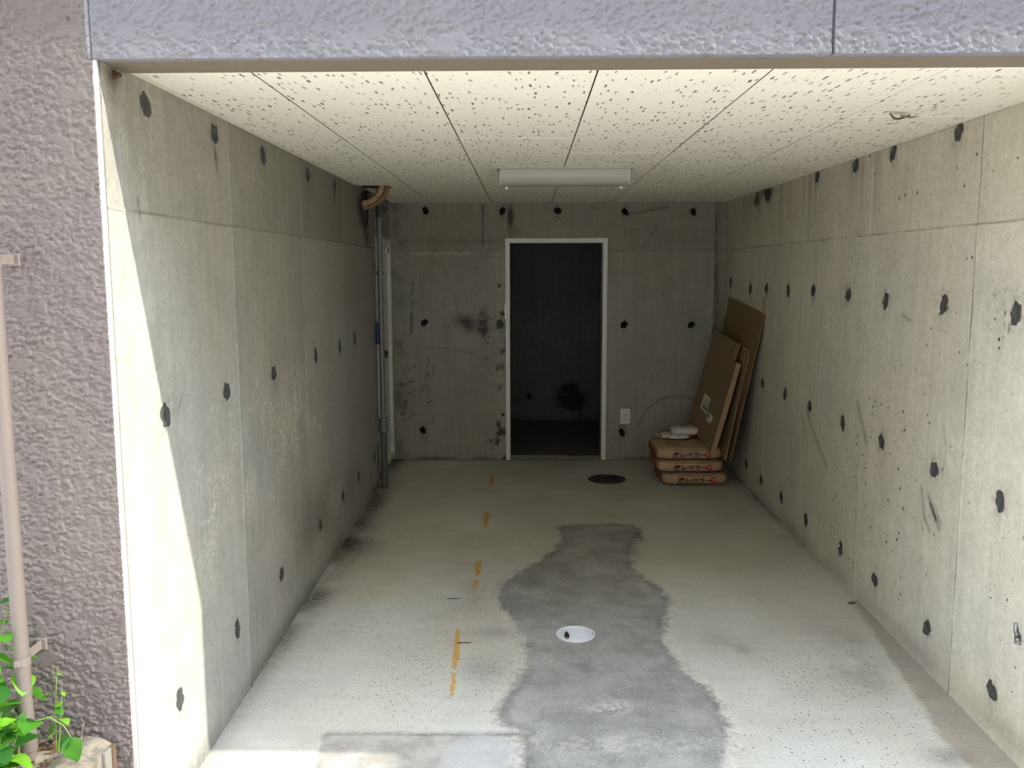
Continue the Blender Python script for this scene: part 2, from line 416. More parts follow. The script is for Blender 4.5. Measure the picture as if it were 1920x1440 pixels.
# ---- right wall
holesR = [(u, v, 0.030, 0.6) for u, v in zip((2.856, 3.341, 3.871, 4.312, 4.830, 5.279, 5.748, 6.146, 6.725), (1.324, 1.335, 1.332, 1.346, 1.358, 1.346, 1.349, 1.342, 1.375))] + \
         [(u, v, 0.029, 0.5) for u, v in zip((2.876, 3.343, 3.843, 4.315, 4.817, 5.270, 5.764), (0.710, 0.710, 0.723, 0.725, 0.731, 0.739, 0.741))] + \
         [(u, v, 0.029, 0.4) for u, v in zip((2.848, 3.330, 3.843, 4.270, 4.805, 5.271, 5.727, 6.118), (0.071, 0.089, 0.099, 0.110, 0.101, 0.107, 0.107, 0.129))] + \
         [(u, v, 0.030, 0.9) for u, v in zip((3.304, 3.870, 4.290, 4.834), (1.950, 1.952, 1.948, 1.955))]
def toneR(U, V, A):
    A['brown'] += 0.45*np.clip((V-1.3)/0.5, 0, 1) + 0.40 + 0.5*np.exp(-((V+0.02)/0.09)**2)*np.clip((3.4-U)/0.5, 0, 1)
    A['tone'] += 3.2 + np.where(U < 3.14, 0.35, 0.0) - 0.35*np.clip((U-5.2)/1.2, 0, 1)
    A['dark'] += 0.30*np.exp(-((V-zf(0)*0+0.03)/0.05)**2)*np.clip(2*fbm(U*3, V*5, 61, 3)-0.5, 0, 1)
    # runs of dirt from the ceiling line
    run = np.clip(3.2*fbm(U*22, V*1.6, 63, 3) - 1.55, 0, 1)*np.clip((V-1.60)/0.36, 0, 1)
    A['dark'] += 0.38*run*np.clip((U-3.4)/0.8, 0.15, 1)
    A['pits'] *= np.clip(1.25 - 0.22*(U-2.8), 0.35, 1.25)
fr = []
for k in range(14):
    u = rs.uniform(2.9, 4.8); v = rs.uniform(1.0, 1.9); l = rs.uniform(0.05, 0.30)
    fr.append(('line', 'lite', [(u, v), (u+rs.uniform(-.01, .01), v-l)], 0.004, rs.uniform(0.25, 0.5)))
featR = fr + [('line', 'lite', [(3.215, 0.86), (3.18, 0.835)], 0.010, 3.5), ('line', 'lite', [(3.275, 0.80), (3.19, 0.735)], 0.011, 4.0), ('line', 'lite', [(3.275, 0.80), (3.20, 0.82)], 0.006, 2.0),
    ('line', 'lite', [(3.52, 1.03), (3.46, 1.04)], 0.010, 2.0), ('line', 'lite', [(4.55, 1.40), (4.40, 1.36)], 0.006, 0.9),
    ('line', 'dark', [(4.86, 0.70), (4.74, 0.60), (4.52, 0.47)], 0.014, 0.42), ('line', 'dark', [(4.95, 0.68), (4.84, 0.52)], 0.008, 0.35),
    ('line', 'dark', [(4.14, 0.85), (4.05, 0.74), (4.01, 0.69)], 0.014, 0.45),
    ('line', 'dark', [(3.44, 0.62), (3.41, 0.52), (3.36, 0.47)], 0.008, 0.55), ('line', 'dark', [(3.38, 0.60), (3.31, 0.53)], 0.010, 0.6), ('line', 'dark', [(3.36, 0.57), (3.28, 0.50)], 0.010, 0.6), ('line', 'dark', [(3.33, 0.58), (3.27, 0.52)], 0.008, 0.5),
    ('splat', 'dark', 2.92, 1.36, 0.09, 0.05, 1.6), ('splat', 'dark', 2.90, 1.26, 0.03, 0.08, 1.0), ('splat', 'dark', 3.36, 1.31, 0.03, 0.06, 2.0),
    ('blob', 'dark', 5.80, 1.95, 0.12, 0.05, 1.6), ('blob', 'dark', 6.05, 1.94, 0.10, 0.05, 1.6), ('blob', 'lite', 5.7, 1.93, 0.10, 0.05, 0.6), ('blob', 'dark', 5.95, 1.85, 0.05, 0.10, 0.8),
    ('splat', 'dark', 3.62, 0.80, 0.14, 0.08, 0.6), ('line', 'dark', [(3.29, 0.89), (3.26, 0.80), (3.28, 0.70)], 0.006, 0.35),
    ('line', 'dark', [(3.70, 1.28), (3.62, 1.26)], 0.005, 0.7)]
def PR(u, v): return (1.51694 + AR*(YB-u), u, v)
wr = concrete_panel('wall_right', 2.45, YB+0.02, -0.115, 2.02, PR, (-1, 0, 0),
    vj=[(3.130, 0.0026, 1.2, -0.2, 2.1), (4.09, 0.0015, 0.45, -0.2, 2.1), (5.02, 0.0012, 0.30, -0.2, 2.1), (5.95, 0.001, 0.2, -0.2, 2.1)],
    hj=[(1.617, 0.0026, 0.5, 2.3, 7.0)], holes=holesR, feats=featR, tone=toneR)
tag(wr, 'bare concrete right wall with rows of tie holes and white scuffs', 'wall', kind='structure')

# ---- back wall with doorway
DX0, DX1, DZ = -0.166, 0.612, 1.712
holesB = [(u, v, 0.024, 0.5, 1) for u, v in ((-0.77, 1.922), (-0.187, 1.916), (0.233, 1.918), (0.741, 1.908), (1.256, 1.906), (-0.791, 1.073), (0.744, 1.054), (1.259, 1.053), (-0.816, 0.231), (0.738, 0.214))] + \
         [(-0.205, 1.060, 0.026, 0.9)]
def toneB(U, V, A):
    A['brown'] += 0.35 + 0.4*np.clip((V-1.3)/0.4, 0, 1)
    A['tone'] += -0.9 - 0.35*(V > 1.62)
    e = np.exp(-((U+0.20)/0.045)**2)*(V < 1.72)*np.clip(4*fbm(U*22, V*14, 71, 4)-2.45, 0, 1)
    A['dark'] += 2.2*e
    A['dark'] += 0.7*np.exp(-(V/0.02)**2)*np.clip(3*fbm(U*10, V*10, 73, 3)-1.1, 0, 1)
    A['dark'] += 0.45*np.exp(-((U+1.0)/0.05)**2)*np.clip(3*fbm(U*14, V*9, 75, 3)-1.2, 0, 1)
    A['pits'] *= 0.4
fb = []
for k in range(22):
    u = rs.uniform(-0.98, -0.72); v = rs.uniform(0.25, 0.75); l = rs.uniform(0.015, 0.07); a = rs.uniform(0.3, 2.8)
    fb.append(('line', 'dark', [(u, v), (u+l*math.cos(a), v+l*math.sin(a))], 0.006, 0.6))
arc = [(0.90+0.26+0.30*math.cos(t), 0.20+0.30*math.sin(t)) for t in np.linspace(2.9, 0.6, 14)]
featB = fb + [('blob', 'dark', -0.46, 1.06, 0.13, 0.07, 0.75), ('blob', 'dark', -0.335, 1.07, 0.04, 0.09, 2.0), ('splat', 'dark', -0.32, 0.92, 0.06, 0.22, 2.0),
    ('line', 'dark', [(-0.89, 1.14), (-0.895, 0.99)], 0.012, 0.7), ('line', 'dark', [(-0.875, 1.38), (-0.89, 1.28)], 0.007, 0.6), ('line', 'dark', [(-0.88, 1.24), (-0.885, 1.16)], 0.006, 0.5),
    ('line', 'dark', [(-0.64, 1.52), (-0.52, 1.12)], 0.006, 0.28), ('line', 'dark', [(-0.90, 0.885), (-0.66, 0.88), (-0.48, 0.84), (-0.40, 0.838)], 0.006, 0.30),
    ('line', 'dark', [(-0.336, 1.90), (-0.338, 1.66)], 0.006, 0.8), ('line', 'dark', [(-0.82, 1.45), (-0.80, 1.10)], 0.005, 0.3),
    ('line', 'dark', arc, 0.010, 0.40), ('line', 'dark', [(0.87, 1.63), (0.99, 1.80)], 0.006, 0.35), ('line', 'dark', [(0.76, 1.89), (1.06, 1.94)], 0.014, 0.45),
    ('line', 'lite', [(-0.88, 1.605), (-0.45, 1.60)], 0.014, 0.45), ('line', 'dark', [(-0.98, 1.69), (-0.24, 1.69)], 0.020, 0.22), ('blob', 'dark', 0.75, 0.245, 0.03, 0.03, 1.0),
    ('splat', 'dark', -0.25, 0.14, 0.12, 0.08, 1.5), ('splat', 'dark', 0.25, 1.86, 0.06, 0.04, 1.5), ('blob', 'dark', -0.125, 1.86, 0.022, 0.13, 1.1),
    ('splat', 'dark', -0.66, 0.0, 0.12, 0.03, 2.0), ('blob', 'dark', -0.10, 1.76, 0.05, 0.03, 0.6)]
def PB(u, v): return (u, 0*u + YB, v)
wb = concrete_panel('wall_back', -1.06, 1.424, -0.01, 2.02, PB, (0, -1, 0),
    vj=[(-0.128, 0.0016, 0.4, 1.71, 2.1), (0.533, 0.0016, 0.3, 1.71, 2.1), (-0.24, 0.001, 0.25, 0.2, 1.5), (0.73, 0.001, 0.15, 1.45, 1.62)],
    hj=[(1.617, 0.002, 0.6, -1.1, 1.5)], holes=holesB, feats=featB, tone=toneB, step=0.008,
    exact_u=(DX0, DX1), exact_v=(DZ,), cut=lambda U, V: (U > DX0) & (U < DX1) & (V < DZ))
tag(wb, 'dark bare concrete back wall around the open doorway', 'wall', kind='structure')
# rough mortar strip in the back right corner
strip = concrete_panel('trim_1', 1.424, 1.53, -0.01, 2.02, lambda u, v: (u, 0*u + YB + 0.03, v), (0, -1, 0), step=0.008,
    tone=lambda U, V, A: (A['brown'].__iadd__(0.8), A['tone'].__iadd__(-2.4), A['dark'].__iadd__(np.exp(-((U-1.445)/0.02)**2)*np.clip(3.2*fbm(U*8, V*3.5, 81, 4)-0.9, 0, 1)*1.0)))
tag(strip, 'rough brown mortar strip in the corner between back and right walls', 'trim', kind='structure')

# ---- left wall beyond the step, where the steel door sits (opening left for the door)
def PL2(u, v): return (-1.0291 + AL*(YB-u) - 0.02, u, v)
wl2 = concrete_panel('wall_side_door', YR, YB+0.02, -0.02, 2.02, PL2, (1, 0, 0), step=0.012, hj=[(1.62, 0.0015, 0.4, 6, 7)],
    exact_u=(6.24, 6.835), exact_v=(0.05, 1.70), cut=lambda U, V: (U > 6.24) & (U < 6.835) & (V > 0.05) & (V < 1.70),
    tone=lambda U, V, A: (A['tone'].__iadd__(-0.6), A['brown'].__iadd__(0.4), A['dark'].__iadd__(np.clip(3*fbm(U*9, V*5, 83, 3)-1.5, 0, 1)*0.8)))
tag(wl2, 'narrow dark concrete wall around the white side door', 'wall', kind='structure')

# ---- floor
def floor_material():
    n = NT('garage_floor')
    big = n.noise(1.3, 2, 0.6); mid = n.noise(7, 4, 0.6); fine = n.noise(170, 1, 0.6); grit = n.noise(420, 0, 0.6)
    st = n.noise(1.0, 2, 0.6, vec=n.vmul(n.pos(), (3.0, 26, 1)))
    k = n.math('MULTIPLY_ADD', big, 0.30, 0.85)
    k = n.math('MULTIPLY', k, n.math('MULTIPLY_ADD', mid, 0.24, 0.88))
    k = n.math('MULTIPLY', k, n.math('MULTIPLY_ADD', fine, 0.42, 0.79))
    k = n.math('MULTIPLY', k, n.math('MULTIPLY_ADD', grit, 0.30, 0.85))
    k = n.math('MULTIPLY', k, n.math('MULTIPLY_ADD', st, 0.14, 0.93))
    k = n.math('MULTIPLY', k, n.math('MULTIPLY_ADD', n.attr('tone'), 0.2, 1.0))
    base = n.mix(n.ramp(n.noise(1.9, 1), 0.38, 0.62), rgb(191, 190, 180), rgb(187, 184, 171))
    # ragged dark mortar patch
    edge = n.math('MULTIPLY_ADD', n.noise(16, 5, 0.75), 0.09, -0.045)
    pm = n.ramp(n.math('ADD', n.attr('patch'), edge), 0.010, -0.012)
    rim = n.math('MULTIPLY', n.ramp(n.math('ABSOLUTE', n.math('ADD', n.attr('patch'), edge)), 0.055, 0.0), n.ramp(mid, 0.42, 0.62))
    pc = n.mix(n.ramp(n.noise(6, 4, 0.65), 0.36, 0.66), rgb(134, 133, 129), rgb(158, 157, 152))
    grains = n.ramp(n.noise(260, 0, 0.5), 0.60, 0.74)
    pc = n.mix(n.math('MULTIPLY', grains, 0.5), pc, rgb(196, 194, 186))
    col = n.mix(pm, base, pc)
    col = n.mix(n.math('MULTIPLY', rim, 0.55), col, rgb(92, 90, 86))
    # front slab strip
    sm = n.ramp(n.math('ADD', n.attr('slab'), n.math('MULTIPLY_ADD', n.noise(30, 2), 0.016, -0.008)), 0.003, -0.003)
    sc = n.mix(n.ramp(n.noise(9, 3, 0.7), 0.35, 0.65), rgb(150, 145, 137), rgb(172, 168, 160))
    col = n.mix(sm, col, sc)
    # bluish ring stain on that slab
    col = n.mix(n.math('MULTIPLY', n.ramp(n.math('ADD', n.attr('ring'), n.math('MULTIPLY_ADD', n.noise(20, 3, 0.7), 0.08, -0.04)), 0.02, -0.03), 0.6), col, rgb(180, 180, 180))
    # brown silt band along the right wall
    bm_ = n.ramp(n.math('ADD', n.attr('band'), n.math('MULTIPLY_ADD', n.noise(18, 4, 0.75), 0.08, -0.04)), 0.02, -0.02)
    col = n.mix(n.math('MULTIPLY', bm_, 0.85), col, n.mix(n.ramp(mid, 0.4, 0.6), rgb(160, 150, 134), rgb(146, 140, 128)))
    col = n.scale_col(col, k)
    col = n.mix(n.math('MULTIPLY', n.attr('lite'), n.ramp(n.noise(40, 3, 0.75), 0.42, 0.62), clamp=True), col, rgb(214, 211, 196))
    # damp dirt
    df = n.math('MULTIPLY', n.attr('dark'), n.math('MULTIPLY_ADD', n.noise(45, 2, 0.7), 1.4, 0.3), clamp=True)
    col = n.mix(df, col, rgb(74, 74, 72))
    # worn dark pits
    v1 = n.voro(85); r1 = n.sep(v1.outputs['Color'])
    sp = n.ramp(n.math('SUBTRACT', n.math('MULTIPLY', n.ramp(n.math('ADD', r1[0], n.math('MULTIPLY', n.attr('speck'), 0.5)), 0.86, 1.5), 0.30), v1.outputs['Distance']), 0.0, 0.04)
    v2 = n.voro(190); r2 = n.sep(v2.outputs['Color'])
    sp2 = n.ramp(n.math('SUBTRACT', n.math('MULTIPLY', n.ramp(n.math('ADD', r2[1], n.math('MULTIPLY', n.attr('speck'), 0.45)), 0.85, 1.5), 0.34), v2.outputs['Distance']), 0.0, 0.05)
    sp = n.math('MAXIMUM', sp, n.math('MULTIPLY', sp2, 0.75))
    sp = n.math('MULTIPLY', sp, n.math('SUBTRACT', 1.0, n.math('MULTIPLY', pm, 0.85)))
    col = n.mix(n.math('MULTIPLY', sp, 0.85), col, rgb(52, 52, 50))
    # yellow paint marks
    ym = n.ramp(n.math('ADD', n.attr('yellow'), n.math('MULTIPLY_ADD', n.noise(55, 3, 0.8), 0.026, -0.012)), 0.003, -0.003)
    ym = n.math('MULTIPLY', ym, n.ramp(n.noise(110, 2, 0.7), 0.28, 0.46))
    col = n.mix(n.math('MULTIPLY', ym, 0.88), col, rgb(206, 158, 48))
    yf = n.math('MULTIPLY', n.attr('yfade'), n.ramp(n.noise(50, 2, 0.8), 0.42, 0.66), clamp=True)
    col = n.mix(yf, col, rgb(176, 146, 72))
    n.bump(fine, 0.40, 0.003)
    return n.done(col, 0.82, 0.25)
M['floor'] = floor_material()
PATCH = [(0.184,5.137),(0.386,5.19),(0.639,5.181),(0.638,5.018),(0.557,4.738),(0.535,4.486),(0.574,4.295),(0.645,4.154),(0.648,3.957),(0.605,3.806),(0.564,3.56),(0.591,3.427),(0.609,3.29),(0.652,3.192),(0.683,3.052),(0.675,2.889),(0.62,2.649),(0.551,2.335),(0.001,2.329),(-0.004,2.847),(-0.09,2.898),(-0.101,2.969),(-0.085,3.083),(-0.038,3.185),(-0.008,3.315),(-0.009,3.581),(-0.048,3.715),(-0.081,3.859),(-0.133,3.982),(-0.137,4.113),(-0.103,4.268),(-0.01,4.442),(0.094,4.588),(0.173,4.753),(0.191,4.918)]
SLAB = [(-0.672,2.846),(-0.016,2.852),(-0.004,2.834),(-0.003,2.1),(-0.64,2.1),(-0.684,2.758),(-0.684,2.83)]
BAND = [(1.56,4.05),(1.508,3.996),(1.472,3.647),(1.426,3.263),(1.411,3.022),(1.378,2.845),(1.393,2.658),(1.385,2.1),(1.7,2.1)]
YELLOW = [[(-0.310,3.685),(-0.290,3.685),(-0.282,3.578),(-0.272,3.404),(-0.280,3.312),(-0.296,3.312),(-0.304,3.501)],
          [(-0.293,3.281),(-0.272,3.281),(-0.270,3.182),(-0.273,3.089),(-0.286,3.089),(-0.290,3.182)],
          [(-0.272,4.544),(-0.239,4.545),(-0.235,4.363),(-0.258,4.311),(-0.272,4.44)],
          [(-0.267,4.267),(-0.241,4.267),(-0.243,4.16),(-0.267,4.16)],
          [(-0.272,5.417),(-0.223,5.441),(-0.235,5.272),(-0.24,5.093),(-0.259,5.113)],
          [(-0.268,6.355),(-0.237,6.355),(-0.238,6.085),(-0.267,6.057)]]
def make_floor():
    X = np.unique(np.concatenate([np.linspace(-1.06, 1.56, 219)])); Y = np.unique(np.concatenate([np.arange(2.10, 4.0, 0.011), np.arange(4.0, 7.05, 0.016), [YB]]))
    XX, YY = np.meshgrid(X, Y, indexing='ij')
    A = {}
    A['patch'] = poly_sdf(XX, YY, PATCH); A['slab'] = poly_sdf(XX, YY, SLAB); A['band'] = poly_sdf(XX, YY, BAND)
    A['yellow'] = np.min([poly_sdf(XX, YY, p) for p in YELLOW], axis=0)
    A['ring'] = np.hypot(XX+0.15, (YY-2.72)) - 0.13
    # yellow sdf is only exact near the marks; keep it bounded
    A['yellow'] = np.clip(A['yellow'], -0.05, 0.2)
    g = lambda x, y, rx, ry: np.exp(-(((XX-x)/rx)**2 + ((YY-y)/ry)**2))
    nz = fbm(XX*7, YY*5, 91, 4)
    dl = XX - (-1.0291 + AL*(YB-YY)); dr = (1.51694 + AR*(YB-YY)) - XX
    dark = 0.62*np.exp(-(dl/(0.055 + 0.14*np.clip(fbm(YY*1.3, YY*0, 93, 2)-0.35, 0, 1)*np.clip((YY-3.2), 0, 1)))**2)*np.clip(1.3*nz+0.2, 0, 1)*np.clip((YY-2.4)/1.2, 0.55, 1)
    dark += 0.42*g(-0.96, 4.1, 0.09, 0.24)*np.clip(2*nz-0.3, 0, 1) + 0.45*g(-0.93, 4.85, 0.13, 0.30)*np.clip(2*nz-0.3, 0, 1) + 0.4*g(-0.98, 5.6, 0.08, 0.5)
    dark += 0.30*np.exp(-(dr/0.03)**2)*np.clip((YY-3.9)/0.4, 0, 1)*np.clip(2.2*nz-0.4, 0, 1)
    dark += 0.30*np.exp(-(dr/0.10)**2)*np.clip((YY-4.6)/0.5, 0, 1)*np.clip(3*fbm(XX*6, YY*3, 97, 3)-1.0, 0, 1)
    dark += 0.50*g(0.805, 3.56, 0.055, 0.09)*np.clip(3*nz-0.6, 0, 1) + 0.35*g(0.88, 3.50, 0.03, 0.05)
    dark += 0.32*g(1.31, 3.60, 0.10, 0.12)*np.clip(3*nz-0.8, 0, 1) + 0.35*g(1.30, 3.28, 0.11, 0.22)*np.clip(3*nz-0.8, 0, 1)
    dark += 0.8*g(0.645, 4.98, 0.025, 0.12)*np.clip(3*fbm(XX*30, YY*12, 99, 3)-1.0, 0, 1) + 0.35*g(0.57, 4.70, 0.04, 0.12)
    dark += 0.30*g(-0.27, 4.06, 0.05, 0.15)*np.clip(3*nz-0.9, 0, 1) + 0.30*g(-0.14, 3.65, 0.10, 0.06) + 0.25*g(-0.18, 3.30, 0.08, 0.10) + 0.45*g(1.36, 2.72, 0.08, 0.06)
    dark += 0.5*np.exp(-(A['slab']/0.012)**2)*(YY > 2.80)*np.clip(2.4*nz-0.2, 0, 1) + 0.35*np.exp(-(A['slab']/0.014)**2)*(YY <= 2.80)*(XX > -0.3)
    dark += 0.45*g(0.02, 4.35, 0.06, 0.16)*np.clip(3*nz-0.9, 0, 1)
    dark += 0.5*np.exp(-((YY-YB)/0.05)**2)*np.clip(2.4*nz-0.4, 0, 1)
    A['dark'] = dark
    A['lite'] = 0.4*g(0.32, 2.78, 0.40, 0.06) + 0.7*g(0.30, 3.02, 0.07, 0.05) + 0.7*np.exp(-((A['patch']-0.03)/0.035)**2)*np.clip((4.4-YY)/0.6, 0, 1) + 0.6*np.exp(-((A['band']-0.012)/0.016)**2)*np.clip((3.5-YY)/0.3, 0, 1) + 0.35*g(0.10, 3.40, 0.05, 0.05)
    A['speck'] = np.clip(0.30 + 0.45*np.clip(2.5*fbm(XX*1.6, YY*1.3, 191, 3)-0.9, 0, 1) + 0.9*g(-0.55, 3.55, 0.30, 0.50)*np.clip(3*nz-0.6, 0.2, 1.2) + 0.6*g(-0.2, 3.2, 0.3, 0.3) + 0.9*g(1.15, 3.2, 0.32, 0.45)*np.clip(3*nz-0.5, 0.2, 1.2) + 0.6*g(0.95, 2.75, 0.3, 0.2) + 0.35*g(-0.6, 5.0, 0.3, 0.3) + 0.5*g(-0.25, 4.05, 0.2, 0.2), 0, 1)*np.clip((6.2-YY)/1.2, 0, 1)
    A['tone'] = 1.8*np.clip(-XX+0.15, 0, 0.8) + 0.25*np.clip((3.6-YY)/1.0, 0, 1) - 0.35*np.clip((YY-4.8)/1.2, 0, 1)  # left side lightened: bounce off the sunlit wall strip put into the tone
    A['yfade'] = 0.55*g(0.315, 4.63, 0.045, 0.07) + 0.8*np.exp(-(seg_dist(XX, YY, [(0.27, 4.45), (0.345, 4.45)])/0.016)**2) + 0.5*g(-0.26, 4.08, 0.015, 0.08)
    Z = FS*np.clip(YB-YY, 0, None) + 0.0025*(fbm(XX*2.2, YY*2.2, 95, 3)-0.5)
    Z += 0.0022*(1/(1+np.exp(np.clip(A['patch']/0.006, -30, 30)))) - 0.004*np.exp(-(A['slab']/0.007)**2) - 0.003*(A['slab'] < 0)
    nu, nv = XX.shape; idx = np.arange(nu*nv).reshape(nu, nv)
    Q = np.stack([idx[:-1, :-1], idx[1:, :-1], idx[1:, 1:], idx[:-1, 1:]], -1).reshape(-1, 4)
    VT = np.stack([XX.ravel(), YY.ravel(), Z.ravel()], -1)
    per = np.concatenate([idx[:, 0], idx[-1, 1:], idx[-2::-1, -1], idx[0, -2:0:-1]]); nb = len(VT); m = len(per); j = np.arange(m); j2 = (j+1) % m
    bk = VT[per].copy(); bk[:, 2] = -0.30
    SK = np.stack([per[j2], per[j], nb+j, nb+j2], -1)
    me = np_mesh('floor', np.concatenate([VT, bk]), np.concatenate([Q, SK]))
    for k, a in A.items():
        at = me.attributes.new(k, 'FLOAT', 'POINT'); full = np.zeros(nb+m, np.float32); full[:nb] = a.ravel(); full[nb:] = a.ravel()[per]; at.data.foreach_set('value', full)
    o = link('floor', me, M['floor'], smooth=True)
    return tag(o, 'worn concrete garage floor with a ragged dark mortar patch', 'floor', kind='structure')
make_floor()
M['store_shaded'] = simple('storeroom_shaded_concrete', rgb(104, 104, 99), 0.85, 0.2, 9)  # concrete darkened: shade of the unlit room is put into its colour
M['forecourt'] = simple('forecourt_concrete', rgb(224, 218, 204), 0.85, 0.15, 6)
o = MB().box(-14, 14, -16, 2.10, -0.4, zf(2.10)).build('ground', M['forecourt']); tag(o, 'pale concrete forecourt in front of the garage', 'ground', kind='structure')

# ---- store room behind the doorway
def store():
    y0, y1 = YB+0.15, 8.78
    tag(MB().box(-2.6, 3.2, YB+0.14, 9.0, -0.2, 0.0).build('floor_storeroom', M['store_shaded']), 'shade-darkened concrete floor inside the unlit storeroom', 'floor', kind='structure')
    b = concrete_panel('wall_storeroom', -2.6, 3.2, -0.02, 2.1, lambda u, v: (u, 0*u + y1, v), (0, -1, 0), step=0.02, mat=concrete_wall('storeroom_shaded_wall', rgb(108, 108, 103)), vj=[(0.525, 0.0015, 0.5, -.1, 2.2), (-0.1, 0.0012, 0.3, -.1, 2.2)],  # far wall colour also darkened to carry the room's shade
        holes=[(0.02, 0.235, 0.024, 0.6, 1)], feats=[('blob', 'dark', 0.42, 0.235, 0.12, 0.10, 3.0), ('blob', 'dark', 0.47, 0.19, 0.07, 0.07, 2.5), ('line', 'dark', [(0.53, 0.2), (0.53, 0.02)], 0.012, 0.8), ('splat', 'dark', 0.2, 0.9, 0.3, 0.5, 0.8)])
    tag(b, 'unlit concrete wall at the far end of the storeroom', 'wall', kind='structure')
    tag(MB().box(-2.7, -2.6, YB+0.14, 9.0, -0.2, 2.2).build('wall_storeroom_left', M['store_shaded']), 'left side wall of the unlit storeroom', 'wall', kind='structure')
    tag(MB().box(-2.7, -1.06, YB+0.15, YB+0.25, -0.2, 2.2).add(MB().box(1.53, 3.3, YB+0.15, YB+0.25, -0.2, 2.2).v, MB().box(1.53, 3.3, YB+0.15, YB+0.25, -0.2, 2.2).f).build('wall_storeroom_front', M['store_shaded']), 'storeroom side of the garage back wall', 'wall', kind='structure')
    tag(MB().box(3.2, 3.3, YB+0.14, 9.0, -0.2, 2.2).build('wall_storeroom_right', M['store_shaded']), 'right side wall of the unlit storeroom', 'wall', kind='structure')
    tag(MB().box(-2.7, 3.3, YB+0.14, 9.0, 2.05, 2.2).build('ceiling_storeroom', M['store_shaded']), 'ceiling of the unlit storeroom', 'ceiling', kind='structure')
store()

# ---- painted stucco front: pillar, beam, soffit
def stucco_material(name, c1, c2):
    n = NT(name)
    k = n.math('MULTIPLY', n.math('MULTIPLY_ADD', n.noise(3, 4), 0.22, 0.89), n.math('MULTIPLY_ADD', n.noise(220, 3), 0.25, 0.875))
    c = n.mix(n.ramp(n.noise(4, 3), 0.35, 0.65), c1, c2)
    n.bump(n.noise(260, 1, 0.6), 0.35, 0.0015)
    return n.done(n.scale_col(c, k), 0.62, 0.35)
M['stucco'] = stucco_material('mauve_grey_stucco', rgb(106, 97, 95), rgb(110, 102, 96)); M['stucco_beam'] = stucco_material('pale_lilac_stucco', rgb(111, 110, 114), rgb(114, 112, 115))
M['soffit'] = simple('taupe_soffit_paint', rgb(120, 109, 92), 0.7, 0.1, 25)
M['caulk'] = simple('pale_caulk', rgb(128, 126, 130), 0.6, 0.12, 60, bump=0.5)
def stucco_height(x, z):
    wx = x + 0.004*(vnoise(x*60, z*60, 201)-0.5); wz = z + 0.004*(vnoise(x*60+7, z*60, 202)-0.5)
    a = vnoise(wx*115 + wz*45, wz*140 - wx*30, 101); b = vnoise(wx*190 + 9, wz*210, 107); a2 = vnoise(wx*70 - wz*20, wz*85, 109); c = fbm(x*26, z*26, 103, 2)
    h = np.clip((a - 0.30)*2.2, 0, 1)*0.0029 + np.clip((a2-0.42)*3.2, 0, 1)*0.0022 + (b-0.5)*0.0021
    flat = np.clip((c-0.66)*14, 0, 1)
    return h*(1-0.85*flat) + flat*0.0032
def stucco_grid(name, x0, x1, z0, z1, step, y=YF, grooves=(), parent=None, mat='stucco'):
    X = np.linspace(x0, x1, int((x1-x0)/step)+1); Z = np.linspace(z0, z1, int((z1-z0)/step)+1)
    XX, ZZ = np.meshgrid(X, Z, indexing='ij'); H = stucco_height(XX, ZZ)
    for gx, w, d in grooves:
        g = np.exp(-((XX-gx)/w)**4); H = H*(1-g) - d*g
    nu, nv = XX.shape; idx = np.arange(nu*nv).reshape(nu, nv)
    Q = np.stack([idx[:-1, :-1], idx[1:, :-1], idx[1:, 1:], idx[:-1, 1:]], -1).reshape(-1, 4)
    VT = np.stack([XX.ravel(), (y - H).ravel(), ZZ.ravel()], -1)
    per = np.concatenate([idx[:, 0], idx[-1, 1:], idx[-2::-1, -1], idx[0, -2:0:-1]]); nb = len(VT); m = len(per); j = np.arange(m); j2 = (j+1) % m
    bk = VT[per].copy(); bk[:, 1] = y + 0.03
    SK = np.stack([per[j2], per[j], nb+j, nb+j2], -1)
    return link(name, np_mesh(name, np.concatenate([VT, bk]), np.concatenate([Q, SK])), M[mat], parent, smooth=True)
